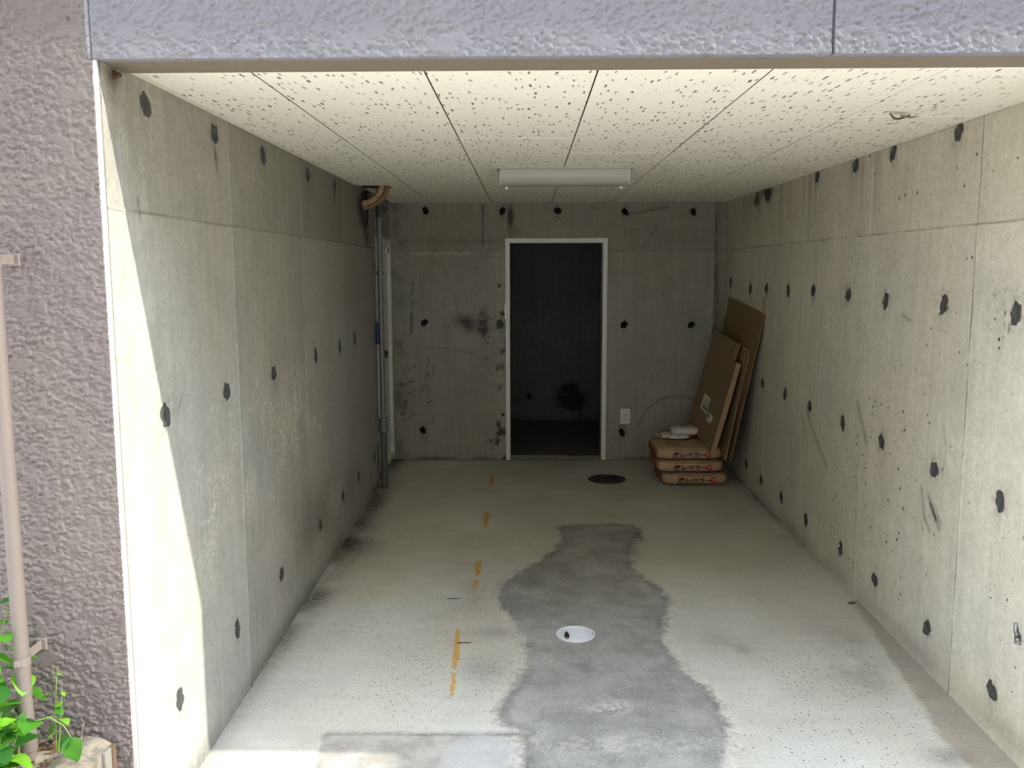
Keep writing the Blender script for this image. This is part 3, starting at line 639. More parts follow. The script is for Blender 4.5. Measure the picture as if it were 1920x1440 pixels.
def make_front():
    wf = MB()
    wf.box(-4.0, -1.37, YF-0.001, YF+0.14, -0.3, 3.4)                       # far left of the front
    wf.box(-1.37, -1.046, YF+0.029, YF+0.14, -0.3, 2.17)                     # core behind the stucco pillar
    wf.box(-1.37, 1.55, YF-0.001, YF+0.145, 2.17, 3.4)                        # above the beam
    wf.box(-1.043, 1.55, YF+0.026, YS-0.002, ZB+0.004, 2.17); wf.box(1.40, 1.55, YF-0.001, YF+0.03, ZB+0.002, 2.17)                 # core of the beam
    wf.box(1.55, 4.5, YF, YS, 1.52, 3.4)                                    # deeper lintel of the next bay
    wf.box(2.45, 4.5, YF, YS, -0.3, 1.52)                                   # pier of the next bay
    w = wf.build('wall_front', M['stucco']); tag(w, 'mauve grey stucco front of the building around the garage opening', 'wall', kind='structure')
    stucco_grid('pillar', -1.37, -1.0475, 0.0, 2.17, 0.0022, parent=w)
    stucco_grid('beam_panel', -1.046, 0.7215, ZB, 2.17, 0.0024, y=YF-0.002, parent=w, mat='stucco_beam')
    stucco_grid('beam_panel', 0.7295, 1.40, ZB, 2.17, 0.0024, y=YF-0.002, parent=w, mat='stucco_beam')
    stucco_grid('caulk_bead', -1.0575, -1.0495, 1.972, 2.17, 0.0022, y=YF-0.0022, parent=w, mat='caulk'); MB().box(-1.0575, -1.050, YF+0.005, YF+0.02, 1.974, 2.17).build('caulk_strip', M['caulk'], w)
    MB().box(0.7215, 0.7295, YF+0.004, YF+0.02, ZB+0.002, 2.17).build('joint_gap', simple('grey_joint_paint', rgb(96, 92, 100), 0.8), w)  # grey strip set back in the beam panel joint
    MB().box(-1.0495, -1.046, YF+0.003, YF+0.02, ZB, 2.17).build('joint_gap', simple('dark_joint', rgb(70, 66, 74), 0.8), w)
    # soffit board with a slightly wavy front lip
    V = []; F = []; n = 160
    for i in range(n+1):
        x = -1.046 + (1.55+1.046)*i/n; d = 0.0016*math.sin(i*1.7) + random.uniform(-0.0012, 0.0012)
        V += [(x, YF-0.003, ZB+0.001+d*0.5), (x, YS, ZB-0.0005), (x, YS, 2.05)]
    for i in range(n):
        a = i*3; F += [(a, a+1, a+4, a+3), (a+1, a+2, a+5, a+4)]
    me = bpy.data.meshes.new('soffit'); me.from_pydata(V, [], F); link('soffit', me, M['soffit'], w)
    for x, z, r in ((-0.029, 2.004, 0.0075), (0.667, 2.006, 0.0095), (-0.53, 2.010, 0.007), (-0.70, 2.008, 0.005)):
        auto_smooth(MB().lathe([(r, 0), (r, 0.002), (r*0.8, 0.0045), (r*0.35, 0.006), (r*0.05, 0.0062)], (x, YF-0.0045, z), (0, -1, 0), 18).build('screw_cap', M['stucco_beam'], w))
    MB().lathe([(0.0045, 0), (0.0045, 0.002), (0.003, 0.0022)], (-1.100, YF-0.001, 2.066), (0, -1, 0), 14).build('anchor_hole', M['mortar'], w)
    # arris bead between stucco and bare wall
    MB().box(-1.0490, -1.0375, YF-0.0005, YF+0.03, -0.12, ZB).build('edge_bead', simple('pale_edge_bead', rgb(198, 190, 188), 0.7, 0.15, 40), w)
make_front()
# slab overhead and the low boundary wall: they shade the beam and cut the sun patch
tag(MB().box(-5, 5, 1.895, YF+0.2, 3.02, 3.2).build('roof_slab', M['soffit']), 'concrete slab projecting above the garage front', 'slab', kind='structure')
tag(MB().box(2.40, 2.52, -6.0, 2.205, -0.3, 1.60).build('wall_boundary', M['forecourt']), 'low boundary wall beside the forecourt', 'wall', kind='structure')

tag(MB().box(-16, 16, -12, -7.0, -0.3, 9.5).build('wall_opposite_blocker', simple('opposite_blocker_render', rgb(140, 134, 126), 0.8, 0.1, 1)), 'unseen wall added across the forecourt to block low sky', 'wall', kind='structure')  # unseen block added to keep low sky light out of the garage
tag(MB().box(9.0, 14.0, -7.0, 8.0, -0.3, 4.4).build('wall_right_blocker', simple('right_blocker_render', rgb(150, 143, 134), 0.8, 0.1, 1)), 'unseen wall added right of the forecourt to block sky light', 'wall', kind='structure')  # unseen block added to cut sky light reaching the left wall

# ---- ceiling tiles
def tile_material():
    n = NT('fissured_ceiling_tile'); P = n.pos()
    w1 = n.noise(45, 3, 0.6, color=True)
    wob = n.vadd(P, n.vmul(w1, (0.016, 0.030, 0)))
    q = n.vmul(wob, (56, 12, 0))
    v = n.voro(1.0, vec=q, dim='2D'); r = n.sep(v.outputs['Color'])
    size = n.math('MULTIPLY_ADD', n.ramp(r[0], 0.2, 1.0), 0.20, 0.07)
    m1 = n.math('MULTIPLY', n.ramp(n.math('SUBTRACT', size, v.outputs['Distance']), 0.0, 0.05), n.ramp(r[1], 0.22, 0.42))
    v2 = n.voro(1.0, vec=n.vmul(wob, (84, 30, 0)), dim='2D'); r2 = n.sep(v2.outputs['Color'])
    m2 = n.math('MULTIPLY', n.ramp(n.math('SUBTRACT', n.math('MULTIPLY', r2[0], 0.16), v2.outputs['Distance']), 0.0, 0.05), n.ramp(r2[1], 0.55, 0.7))
    m = n.math('MAXIMUM', n.math('MULTIPLY', m1, n.math('MULTIPLY_ADD', r[2], 0.5, 0.5)), n.math('MULTIPLY', m2, 0.45))
    base = n.scale_col(rgb(244, 238, 221), n.math('MULTIPLY_ADD', n.noise(5, 4), 0.10, 0.95))
    col = n.mix(n.math('MULTIPLY', m, 0.9), base, rgb(56, 46, 36))
    return n.done(col, 0.9, 0.15)
M['tile'] = tile_material()
M['tile_core'] = simple('tile_core_fibre', rgb(84, 68, 52), 0.95)
M['plenum'] = simple('ceiling_board_dark', rgb(38, 30, 24), 0.9)
def make_ceiling():
    c = MB().box(-1.045, 1.60, YS, YB+0.05, ZC+0.012, ZC+0.10).build('ceiling', M['plenum'])
    tag(c, 'low ceiling clad in cream fissured tiles', 'ceiling', kind='structure')
    X0 = -0.72395; gx = 0.0020; gy = 0.0009
    cache = {}
    def tile(x0, x1, y0, y1):
        key = (round(x1-x0, 4), round(y1-y0, 4))
        if key not in cache:
            w, d = key; b = 0.0012
            cache[key] = MB().add([(b,b,0),(w-b,b,0),(w-b,d-b,0),(b,d-b,0),(0,0,b),(w,0,b),(w,d,b),(0,d,b),(0,0,.011),(w,0,.011),(w,d,.011),(0,d,.011)],
                [(0,3,2,1),(0,1,5,4),(1,2,6,5),(2,3,7,6),(3,0,4,7),(4,5,9,8),(5,6,10,9),(6,7,11,10),(7,4,8,11),(8,9,10,11)]).mesh('ceiling_tile')
            cache[key].materials.append(M['tile']); cache[key].materials.append(M['tile_core'])
            for i_ in (5, 6, 7, 8, 9): cache[key].polygons[i_].material_index = 1
        o = bpy.data.objects.new('ceiling_tile', cache[key]); COL.objects.link(o); o.parent = c
        o.location = (x0, y0, ZC + random.uniform(-0.0006, 0.0006))
    xs = [X0 + 0.455*k for k in range(-1, 6)]
    for k in range(len(xs)-1):
        a, b = xs[k], xs[k+1]
        a2, b2 = max(a+gx, -1.020), min(b-gx, 1.535)
        if b2-a2 < 0.03: continue
        start = 2.695 if k % 2 == 0 else 3.155
        ys = [YS] + [start + 0.91*i for i in range(-1, 7) if YS+0.03 < start+0.91*i < YB-0.03] + [YB-0.002]
        for y0, y1 in zip(ys[:-1], ys[1:]):
            if k == 0 and y0 < 5.6 < y1:                       # tile cut back around the refrigerant pipes
                tile(a2, b2, y0+gy, 5.50); tile(-0.845, b2, 5.50, 5.70); tile(a2, b2, 5.70, y1-gy)
            else: tile(a2, b2, y0+gy, y1-gy)
    # edge mouldings along the walls
    M['mould'] = simple('cream_edge_moulding', rgb(222, 214, 196), 0.6)
    V = []; 
    mb = MB()
    mb.add([(xl(YS)+0.002,YS,ZC-0.004),(xl(YS)+0.017,YS,ZC-0.001),(xl(5.45)+0.017,5.45,ZC-0.001),(xl(5.45)+0.002,5.45,ZC-0.004),(xl(YS)+0.002,YS,ZC+.012),(xl(YS)+0.017,YS,ZC+.012),(xl(5.45)+0.017,5.45,ZC+.012),(xl(5.45)+0.002,5.45,ZC+.012)],
           [(0,3,2,1),(0,1,5,4),(1,2,6,5),(2,3,7,6),(3,0,4,7)])
    mb.build('edge_moulding', M['mould'], c)
    mb = MB()
    mb.add([(xr(YS)-0.002,YS,ZC-0.002),(xr(YS)-0.012,YS,ZC+0.001),(xr(YB)-0.012,YB-.003,ZC+0.001),(xr(YB)-0.002,YB-.003,ZC-0.002),(xr(YS)-0.002,YS,ZC+.012),(xr(YS)-0.012,YS,ZC+.012),(xr(YB)-0.012,YB-.003,ZC+.012),(xr(YB)-0.002,YB-.003,ZC+.012)],
           [(0,1,2,3),(0,4,5,1),(1,5,6,2),(2,6,7,3),(3,7,4,0)])
    mb.build('edge_moulding', M['mould'], c)
make_ceiling()

# ---- doorway frame in the back wall (door_2) and the white steel side door (door_1)
M['alu'] = simple('white_aluminium', rgb(226, 226, 220), 0.45, 0.04, 20, 0.5)
M['white_steel'] = simple('white_steel_paint', rgb(205, 205, 196), 0.45, 0.05, 12, 0.5)
M['steel'] = simple('brushed_steel', (0.52, 0.52, 0.52), 0.32, 0.12, 60, 0.5, 0.9)
M['dark_steel'] = simple('dark_steel', (0.10, 0.10, 0.10), 0.4, 0.2, 60, 0.5, 0.7)
def make_doors():
    d = empty('door_2', (0.223, YB, 0)); tag(d, 'open doorway with a thin white metal frame leading to a dark storeroom', 'doorway', kind='structure')
    y0, y1 = YB-0.012-YB, 0.155; f = 0.034
    MB().rbox(DX0-0.223, DX0+f-0.223, y0, y1, -0.004, DZ, 0.0015).build('frame_jamb', M['alu'], d)
    MB().rbox(DX1-f-0.223, DX1-0.223, y0, y1, -0.004, DZ, 0.0015).build('frame_jamb', M['alu'], d)
    MB().rbox(DX0+f-0.2225, DX1-f-0.2235, y0, y1, DZ-f, DZ, 0.0015).build('frame_head', M['alu'], d)
    MB().box(DX0-0.223-0.004, DX0-0.223+0.002, y0+0.006, 0.02, 1.10, 1.22).build('strike_plate', M['steel'], d)
    # backing reveals so the wall thickness is closed
    MB().box(DX0-0.223-0.02, DX0-0.223+0.001, 0.012, 0.16, 0, DZ).build('reveal', M['concrete'], d)
    MB().box(DX1-0.223-0.001, DX1-0.223+0.02, 0.012, 0.16, 0, DZ).build('reveal', M['concrete'], d)
    MB().box(DX0-0.223-0.02, DX1-0.223+0.02, 0.012, 0.16, DZ-0.001, DZ+0.02).build('reveal', M['concrete'], d)
    s = empty('door_1', (xl(6.47)-0.02, 6.47, 0)); tag(s, 'white steel door standing closed in the left wall by the back corner', 'door', kind='structure')
    a, b = 6.24-6.47, 6.835-6.47
    MB().rbox(-0.06, 0.016, a-0.004, a+0.035, 0.045, 1.70, 0.002).build('frame_jamb', M['white_steel'], s)
    MB().rbox(-0.06, 0.016, b-0.035, b+0.004, 0.045, 1.70, 0.002).build('frame_jamb', M['white_steel'], s)
    MB().rbox(-0.06, 0.016, a+0.036, b-0.036, 1.665, 1.70, 0.002).build('frame_head', M['white_steel'], s)
    MB().rbox(-0.06, 0.020, a+0.036, b-0.036, 0.045, 0.075, 0.002).build('sill', M['white_steel'], s)
    lf = MB().rbox(-0.045, -0.010, a+0.039, b-0.039, 0.080, 1.662, 0.003).build('door_leaf', M['white_steel'], s)
    auto_smooth(MB().lathe([(0.022, 0), (0.022, 0.008), (0.012, 0.010), (0.012, 0.03), (0.024, 0.034), (0.027, 0.05), (0.022, 0.06), (0.01, 0.062)], (-0.010, a+0.12, 0.877), (1, 0, 0), 20).build('door_knob', M['dark_steel'], lf))
    for z in (0.20, 1.50): MB().rbox(-0.012, 0.004, b-0.050, b-0.034, z-0.05, z+0.05, 0.002).build('hinge', M['steel'], s)
    MB().rbox(-0.010, 0.012, b-0.16, b-0.05, 1.60, 1.64, 0.003).build('door_closer', M['steel'], lf)
make_doors()

# ================================================================== THINGS
# ---- ceiling light
def make_lamp():
    M['frost'] = simple('frosted_acrylic', rgb(166, 161, 150), 0.35, 0.03, 6, 0.5)
    M['white_metal'] = simple('white_enamel', rgb(176, 172, 164), 0.4, 0.03, 6, 0.5)
    t = empty('ceiling_light', (0.19, 4.66, ZC)); tag(t, 'white fluorescent ceiling light with a frosted cover, switched off', 'ceiling light')
    # sloped base plate against the ceiling
    def prism(x0, x1, prof):
        n = len(prof); vs = [(x0, y, z) for y, z in prof] + [(x1, y, z) for y, z in prof]
        return MB().add(vs, [tuple(range(n))[::-1], tuple(range(n, 2*n))] + [(i, (i+1) % n, n+(i+1) % n, n+i) for i in range(n)])
    prism(-0.335, 0.335, [(-0.095, -0.001), (-0.095, -0.009), (0.095, -0.009), (0.095, -0.001)]).build('mounting_plate', M['white_metal'], t)
    pr = [(y_, z_*1.07) for y_, z_ in [(-0.085, -0.009), (-0.083, -0.035), (-0.074, -0.058), (-0.055, -0.074), (-0.025, -0.080), (0.030, -0.081), (0.060, -0.076), (0.078, -0.058), (0.085, -0.035), (0.086, -0.009)]]
    auto_smooth(prism(-0.316, 0.316, pr).build('diffuser', M['frost'], t), 40)
    for s in (-1, 1):
        k = 1.02
        prism(s*0.3162, s*0.327, [(y*k, z*k if z < -0.01 else z) for y, z in pr]).build('end_cap', M['white_metal'], t)
        auto_smooth(MB().lathe([(0.006, 0), (0.0085, -0.006), (0.0085, -0.014), (0.005, -0.018)], (s*0.296, 0.052, -0.080), (0, 0, 1), 14).build('fixing_knob', simple('knob_white', rgb(238, 236, 226), 0.35, 0.02), t))
make_lamp()

# ---- galvanised conduit in the left corner
M['galv'] = simple('galvanised_steel', (0.17, 0.18, 0.175), 0.5, 0.25, 25, 0.4, 0.2)
M['galv_rough'] = simple('weathered_steel', (0.10, 0.105, 0.105), 0.6, 0.35, 40, 0.4, 0.2)
def make_conduit():
    y = 6.010; x = -0.984; z0 = zf(y)
    t = empty('conduit_pipe', (x, y, z0)); tag(t, 'grey galvanised steel conduit standing against the left wall beside the white door', 'pipe')
    auto_smooth(MB().lathe([(0.0235, 0), (0.0235, 0.40), (0.022, 0.405)], (0, 0, 0.0005), n=20).build('lower_tube', M['galv_rough'], t))
    cp = auto_smooth(MB().lathe([(0.0285, 0.395), (0.030, 0.40), (0.030, 0.485), (0.0285, 0.49), (0.022, 0.492)], (0, 0, 0), n=20).build('coupling', M['galv'], t))
    for z in (0.415, 0.44, 0.465): MB().lathe([(0.0303, z), (0.0312, z+0.003), (0.0303, z+0.006)], (0, 0, 0), n=20).build('thread_ring', M['galv_rough'], cp)
    auto_smooth(MB().lathe([(0.019, 0.492), (0.019, 1.84)], (0, 0, 0), n=20).build('upper_tube', M['galv'], t))
    auto_smooth(MB().tube([(0, 0, 1.84), (0, 0.004, 1.875), (0, 0.03, 1.905), (0, 0.09, 1.912), (0.01, 0.16, 1.905)], [0.022, 0.024, 0.026, 0.024, 0.022], 14).build('elbow', M['galv_rough'], t))
    MB().rbox(-0.05, 0.022, -0.008, 0.012, 1.46, 1.485, 0.002).build('pipe_clamp', M['galv_rough'], t)
make_conduit()
def make_tool():
    t = empty('hanging_tool', (-1.008, 5.985, 0.98)); tag(t, 'thin metal rod with a blue grip hanging beside the conduit pipe', 'tool')
    MB().tube([(0, 0, 0.14), (-0.003, 0.0, 0.47), (-0.010, 0.0, 0.50), (-0.018, 0, 0.505)], 0.0045, 8).build('rod', M['galv'], t)
    auto_smooth(MB().lathe([(0.008, 0.0), (0.0125, 0.004), (0.0125, 0.07), (0.0105, 0.12), (0.012, 0.14), (0.006, 0.147)], (0, 0, 0), n=14).build('grip', simple('blue_rubber', rgb(22, 50, 92), 0.5, 0.1), t))
    MB().rbox(-0.022, -0.006, -0.012, 0.012, 0.47, 0.52, 0.002).build('wall_hook', M['dark_steel'], t)
make_tool()

# ---- refrigerant hoses through the left wall
def make_hoses():
    M['tan_tape'] = simple('tan_pipe_tape', rgb(168, 144, 106), 0.6, 0.15, 30)
    M['tan_tape2'] = simple('amber_pipe_tape', rgb(132, 104, 72), 0.6, 0.15, 30)
    h = auto_smooth(MB().add(*(lambda n: (
        [(xl(5.72)+0.0015+ (0.0 if r else -0.02), 5.735+math.cos(2*math.pi*i/n)*(0.115+0.02*math.sin(3.1*i))*(1 if r else 0.75), 1.855+math.sin(2*math.pi*i/n)*(0.105+0.02*math.cos(2.3*i))*(1 if r else 0.75)) for r in (1, 0) for i in range(n)],
        [(i, (i+1) % n, n+(i+1) % n, n+i) for i in range(n)] + [tuple(n+i for i in range(n))]))(22)).build('wall_penetration', M['hole_dark'], wl))
    h.location.x += 0.001
    for i, (dy, dz, m, r) in enumerate(((0.0, 0.0, 'tan_tape', 0.019), (0.045, -0.022, 'tan_tape2', 0.017))):
        t = empty('refrigerant_hose', (xl(5.7), 5.69+dy*0.6, 1.89+dz))
        tag(t, ('upper' if i == 0 else 'lower') + ' of two tan taped hoses bending from the left wall up into the ceiling', 'hose', 'taped hoses at the left wall hole')
        pts = []
        for k in range(15):
            a = k/14*math.pi/2
            R_ = 0.125 + i*0.028
            pts.append((-0.05 + (R_+0.05)*math.sin(a) if False else -0.03 + (R_+0.03)*math.sin(a), -0.04*math.sin(a), -dz*0 + (0.115 + 0.012*i)*(1-math.cos(a)) - 0.004))
        pts.append((pts[-1][0]+0.001, pts[-1][1], pts[-1][2]+0.04))
        auto_smooth(MB().tube(pts, r, 16).build('hose_body', M[m], t))
        for k in (4, 8, 12):
            p = Vector(pts[k]); q = Vector(pts[k+1])
            MB().tube([p, p+(q-p).normalized()*0.006], r+0.0012, 16).build('tape_edge', M['tan_tape2'], t)
make_hoses()

# ---- outlet, small clip, hook bracket
def make_small():
    t = empty('wall_outlet', (0.763, YB-0.001, 0.342)); tag(t, 'white double power outlet on the back wall right of the doorway', 'outlet')
    auto_smooth(MB().rbox(-0.038, 0.038, -0.009, 0.002, -0.060, 0.060, 0.004).build('cover_plate', M['alu'], t))
    ins = MB().rbox(-0.024, 0.024, -0.0105, -0.006, -0.046, 0.046, 0.001).build('insert', simple('outlet_insert', rgb(214, 214, 206), 0.5, 0.03), t)
    for z in (0.012, -0.026):
        for x in (-0.007, 0.007): MB().box(x-0.0012, x+0.0012, -0.0112, -0.010, z-0.004, z+0.005).build('socket_slot', M['hole_dark'], ins)
    t = empty('metal_clip', (-0.336, YB-0.002, 1.90)); tag(t, 'small metal clip at the top of the back wall under the ceiling', 'clip')
    MB().rbox(-0.010, 0.010, -0.006, 0.001, 0, 0.062, 0.0015).build('clip_body', M['galv_rough'], t)
    for z in (0.012, 0.03, 0.048): MB().lathe([(0.003, 0), (0.003, 0.002)], (0, -0.006, z), (0, -1, 0), 10).build('screw', M['steel'], t)
    # hook plate on the right wall at the frame edge
    t = empty('hook_plate', (xr(2.718), 2.718, 0.322)); t.scale = (0.6, 0.55, 0.55); tag(t, 'steel hook plate screwed to the right wall low near the opening', 'hook')
    MB().add([(0,-.03,-.05),(0,.030,-.05),(0,.034,.055),(0,.018,.060),(0,-.005,.012),(0,-.03,.0),(-.006,-.03,-.05),(-.006,.030,-.05),(-.006,.034,.055),(-.006,.018,.060),(-.006,-.005,.012),(-.006,-.03,.0)],
             [(0,1,2,3,4,5),(11,10,9,8,7,6)] + [(i, i+6, (i+1) % 6+6, (i+1) % 6) for i in range(6)]).build('back_plate', M['galv_rough'], t)
    auto_smooth(MB().tube([(-.004, .028, .056), (-.012, .012, .044), (-.022, -.004, .018), (-.026, -.030, .008)], 0.009, 12).build('hook_arm', M['steel'], t))
    auto_smooth(MB().tube([(-.004, -.028, -.03), (-.016, -.020, -.045), (-.03, -.03, -.035), (-.03, -.05, -.01)], 0.009, 12).build('ring', M['steel'], t))
    auto_smooth(MB().lathe([(0.006, 0), (0.006, 0.003), (0.003, 0.0045)], (-0.006, 0.016, -0.004), (-1, 0, 0), 12).build('screw', M['alu'], t))
make_small()
def make_bits():
    auto_smooth(MB().lathe([(0.010, 0), (0.010, 0.006), (0.006, 0.008), (0.006, 0.018), (0.003, 0.020)], (xl(2.30)+0.001, 2.30, 1.953), (1, 0, 0), 10).build('rusty_bolt', simple('rusty_bolt', rgb(86, 56, 40), 0.8, 0.3, 80), wl))
    rust = simple('rusty_wire', rgb(96, 66, 50), 0.8, 0.3, 80)
    t = empty('nail', (-0.262, 3.545, zf(3.545)+0.0035)); tag(t, 'thin rusty nail lying beside the long yellow paint mark', 'nail')
    MB().tube([(-0.028, 0, 0), (0.028, 0.002, 0)], 0.0018, 8).build('shank', rust, t)
    MB().lathe([(0.0035, 0), (0.0035, 0.0012)], (-0.029, 0, 0), (1, 0, 0), 10).build('head', rust, t)
    t = empty('wire_scrap', (-0.345, 4.02, zf(4.02)+0.004)); tag(t, 'thin dark wire scrap on the floor left of the short yellow mark', 'wire')
    MB().tube([(-0.030, 0, 0), (0.0, 0.001, 0), (0.030, 0.001, 0)], 0.0018, 8).build('wire', M['dark_steel'], t)
    t = empty('bark_scrap', (1.495, 3.985, zf(3.985)+0.005)); tag(t, 'small dark bark scrap on the floor against the right wall', 'scrap')
    MB().add([(-0.022,-0.008,-0.004),(-0.004,-0.012,-0.004),(0.018,-0.004,-0.004),(0.012,0.008,-0.004),(-0.014,0.006,-0.004),(-0.018,-0.005,0.002),(-0.003,-0.008,0.005),(0.014,-0.002,0.003),(0.009,0.005,0.004),(-0.012,0.004,0.002)], [(9,8,7,6,5)[::-1],(0,1,6,5),(1,2,7,6),(2,3,8,7),(3,4,9,8),(4,0,5,9)]).build('scrap', simple('dark_bark', rgb(92, 84, 70), 0.9, 0.4, 90), t)
make_bits()

# ---- floor covers
def make_covers():
    y = 6.251; t = empty('manhole_cover', (0.570, y, zf(y))); tag(t, 'round dark cast iron floor cover near the cement bags', 'manhole cover')
    iron = simple('cast_iron', (0.030, 0.029, 0.028), 0.55, 0.3, 40, 0.4, 0.3, 0.3)
    rust = simple('cast_iron_rib', (0.055, 0.053, 0.05), 0.6, 0.3, 40, 0.4, 0.3)
    auto_smooth(MB().lathe([(0.133, 0.0005), (0.133, 0.007), (0.121, 0.007), (0.121, 0.0035)], (0, 0, 0), n=48).build('rim', rust, t))
    auto_smooth(MB().lathe([(0.120, 0.0005), (0.120, 0.005)], (0, 0, 0), n=48).build('lid', iron, t))
    for r in (0.105, 0.085, 0.065):
        n = 40; mb = MB(); 
        for k in range(n):
            a = 2*math.pi*k/n; b = a + 2*math.pi/n*0.55; p = lambda rr, aa, z: (rr*math.cos(aa), rr*math.sin(aa), z)
            mb.add([p(r-.006,a,.005),p(r+.006,a,.005),p(r+.006,b,.005),p(r-.006,b,.005),p(r-.006,a,.0075),p(r+.006,a,.0075),p(r+.006,b,.0075),p(r-.006,b,.0075)],[(4,5,6,7),(0,1,5,4),(1,2,6,5),(2,3,7,6),(3,0,4,7)])
        tag(mb.build('rib_ring', rust, t), kind='stuff')
    MB().box(-0.028, 0.028, -0.010, 0.010, 0.0052, 0.0056).build('lift_slot', M['hole_dark'], t)
    y = 3.635; t = empty('inspection_cover', (0.2045, y, zf(y)+0.0022)); tag(t, 'round white plastic inspection cover set in the dark floor patch', 'drain cover')
    wp = simple('white_plastic', rgb(214, 219, 224), 0.5, 0.06, 40); wp2 = simple('white_plastic_rib', rgb(226, 230, 234), 0.5, 0.06, 40)
    auto_smooth(MB().lathe([(0.0825, -0.002), (0.0825, 0.004), (0.0775, 0.0045), (0.0765, 0.002)], (0, 0, 0), n=56).build('rim', wp2, t))
    auto_smooth(MB().lathe([(0.076, -0.002), (0.076, 0.0028)], (0, 0, 0), n=56).build('lid', wp, t))
    for r in (0.070, 0.063, 0.056):
        MB().tube([(r*math.cos(a), r*math.sin(a), 0.0030) for a in np.linspace(0, 2*math.pi, 49)], 0.0012, 6, caps=False).build('rib_ring', wp2, t)
    for k in range(-3, 4):
        h = math.sqrt(0.05**2 - (k*0.014)**2)
        MB().rbox(-h, h, k*0.014-0.0022, k*0.014+0.0022, 0.0024, 0.0040, 0.0006).build('grip_bar', wp2, t)
    MB().box(0.069, 0.075, -0.008, 0.004, 0.0030, 0.0034).build('lift_slot', M['dark_steel'], t)
    lf = empty('dead_leaf', (0.166, 3.604, zf(3.604)+0.0075)); lf.scale = (1.25, 1.7, 1.2); tag(lf, 'small dark brown dead leaf lying on the white inspection cover', 'leaf')
    vs = []; fs = []; n = 12
    out = [(0.010*math.sin(math.pi*t)**0.8*(1-0.35*t), -0.020+0.040*t) for t in np.linspace(0, 1, 9)]
    for sx in (-1, 0, 1):
        for wdt, yy in out: vs.append((sx*wdt, yy, 0.004*abs(sx) + 0.002*math.sin(yy*120)))
    for c in (0, 1):
        for i in range(8): fs.append((c*9+i, c*9+i+1, (c+1)*9+i+1, (c+1)*9+i))
    me = bpy.data.meshes.new('leaf_blade'); me.from_pydata(vs, [], fs); link('leaf_blade', me, simple('dead_leaf_brown', rgb(58, 42, 40), 0.7), lf)
    MB().tube([(0, 0.018, 0.001), (0.001, 0.026, 0.003), (0.0, 0.033, 0.004)], [0.0012, 0.001, 0.0006], 6).build('leaf_stalk', simple('dead_leaf_stalk', rgb(70, 52, 44), 0.7), lf)
make_covers()

# ---- curled flake hanging from the ceiling
def make_flake():
    t = empty('ceiling_flake', (1.235, 3.055, ZC-0.002)); tag(t, 'curled brown flake hanging from a ceiling tile near the right wall', 'flake')
    mt = simple('brown_flake', rgb(120, 104, 84), 0.8, 0.3, 60)
    vs = []; fs = []
    for i in range(9):
        u = i/8; x = -0.045+0.085*u; z = -0.012*math.sin(math.pi*u)-0.002; w = 0.010*(0.4+math.sin(math.pi*min(1, u*1.1)))
        for k in range(3): vs.append((x, 0.05*math.sin(u*2) - 0.02 + (k-1)*w, z - 0.006*abs(k-1)))
    for i in range(8):
        for k in range(2): fs.append((i*3+k, i*3+k+1, i*3+k+4, i*3+k+3))
    me = bpy.data.meshes.new('flake_body'); me.from_pydata(vs, [], fs); link('flake_body', me, mt, t, smooth=True)
    MB().tube([(0.0, 0.0, -0.012), (0.022, -0.02, -0.020), (0.040, -0.045, -0.022)], [0.004, 0.003, 0.001], 6).build('twig', mt, t)
    MB().tube([(0.0, 0.0, -0.012), (0.012, 0.03, -0.008), (0.018, 0.05, -0.003)], [0.003, 0.002, 0.001], 6).build('twig', mt, t)
make_flake()

# ---- cement bags
def bag_material():
    n = NT('kraft_paper_bag')
    k = n.math('MULTIPLY', n.math('MULTIPLY_ADD', n.noise(14, 4), 0.25, 0.875), n.math('MULTIPLY_ADD', n.noise(150, 3), 0.12, 0.94))
    x = n.sepx(n.obj())[0]
    red = n.ramp(n.math('ADD', x, n.math('MULTIPLY', n.noise(20, 3), 0.01)), -0.214, -0.222)
    c = n.mix(n.math('MULTIPLY', red, 0.75), rgb(176, 150, 120), rgb(112, 44, 36))
    n.bump(n.noise(24, 4, 0.6), 0.35, 0.008)
    return n.done(n.scale_col(c, k), 0.75, 0.25)
M['kraft'] = bag_material(); M['ink'] = simple('black_ink', (0.012, 0.011, 0.011), 0.7, 0.2); M['red_ink'] = simple('red_ink', rgb(190, 42, 30), 0.7, 0.15); M['brown_ink'] = simple('brown_ink', rgb(70, 40, 26), 0.7, 0.2)
HX, HY, HZ = 0.236, 0.215, 0.0452
def bag_front(x, z, off=0.0012):
    t = max(1e-3, 1 - abs(x/HX)**7 - abs(z/HZ)**3.2); return -(HY*t**(1/7)) - off
def text_mesh(body, size, bold=0.0):
    cu = bpy.data.curves.new('txt', 'FONT'); cu.body = body; cu.size = size; cu.offset = bold; cu.resolution_u = 3
    o = bpy.data.objects.new('txt', cu); COL.objects.link(o)
    dg = bpy.context.evaluated_depsgraph_get(); me = bpy.data.meshes.new_from_object(o.evaluated_get(dg))
    bpy.data.objects.remove(o); bpy.data.curves.remove(cu); return me
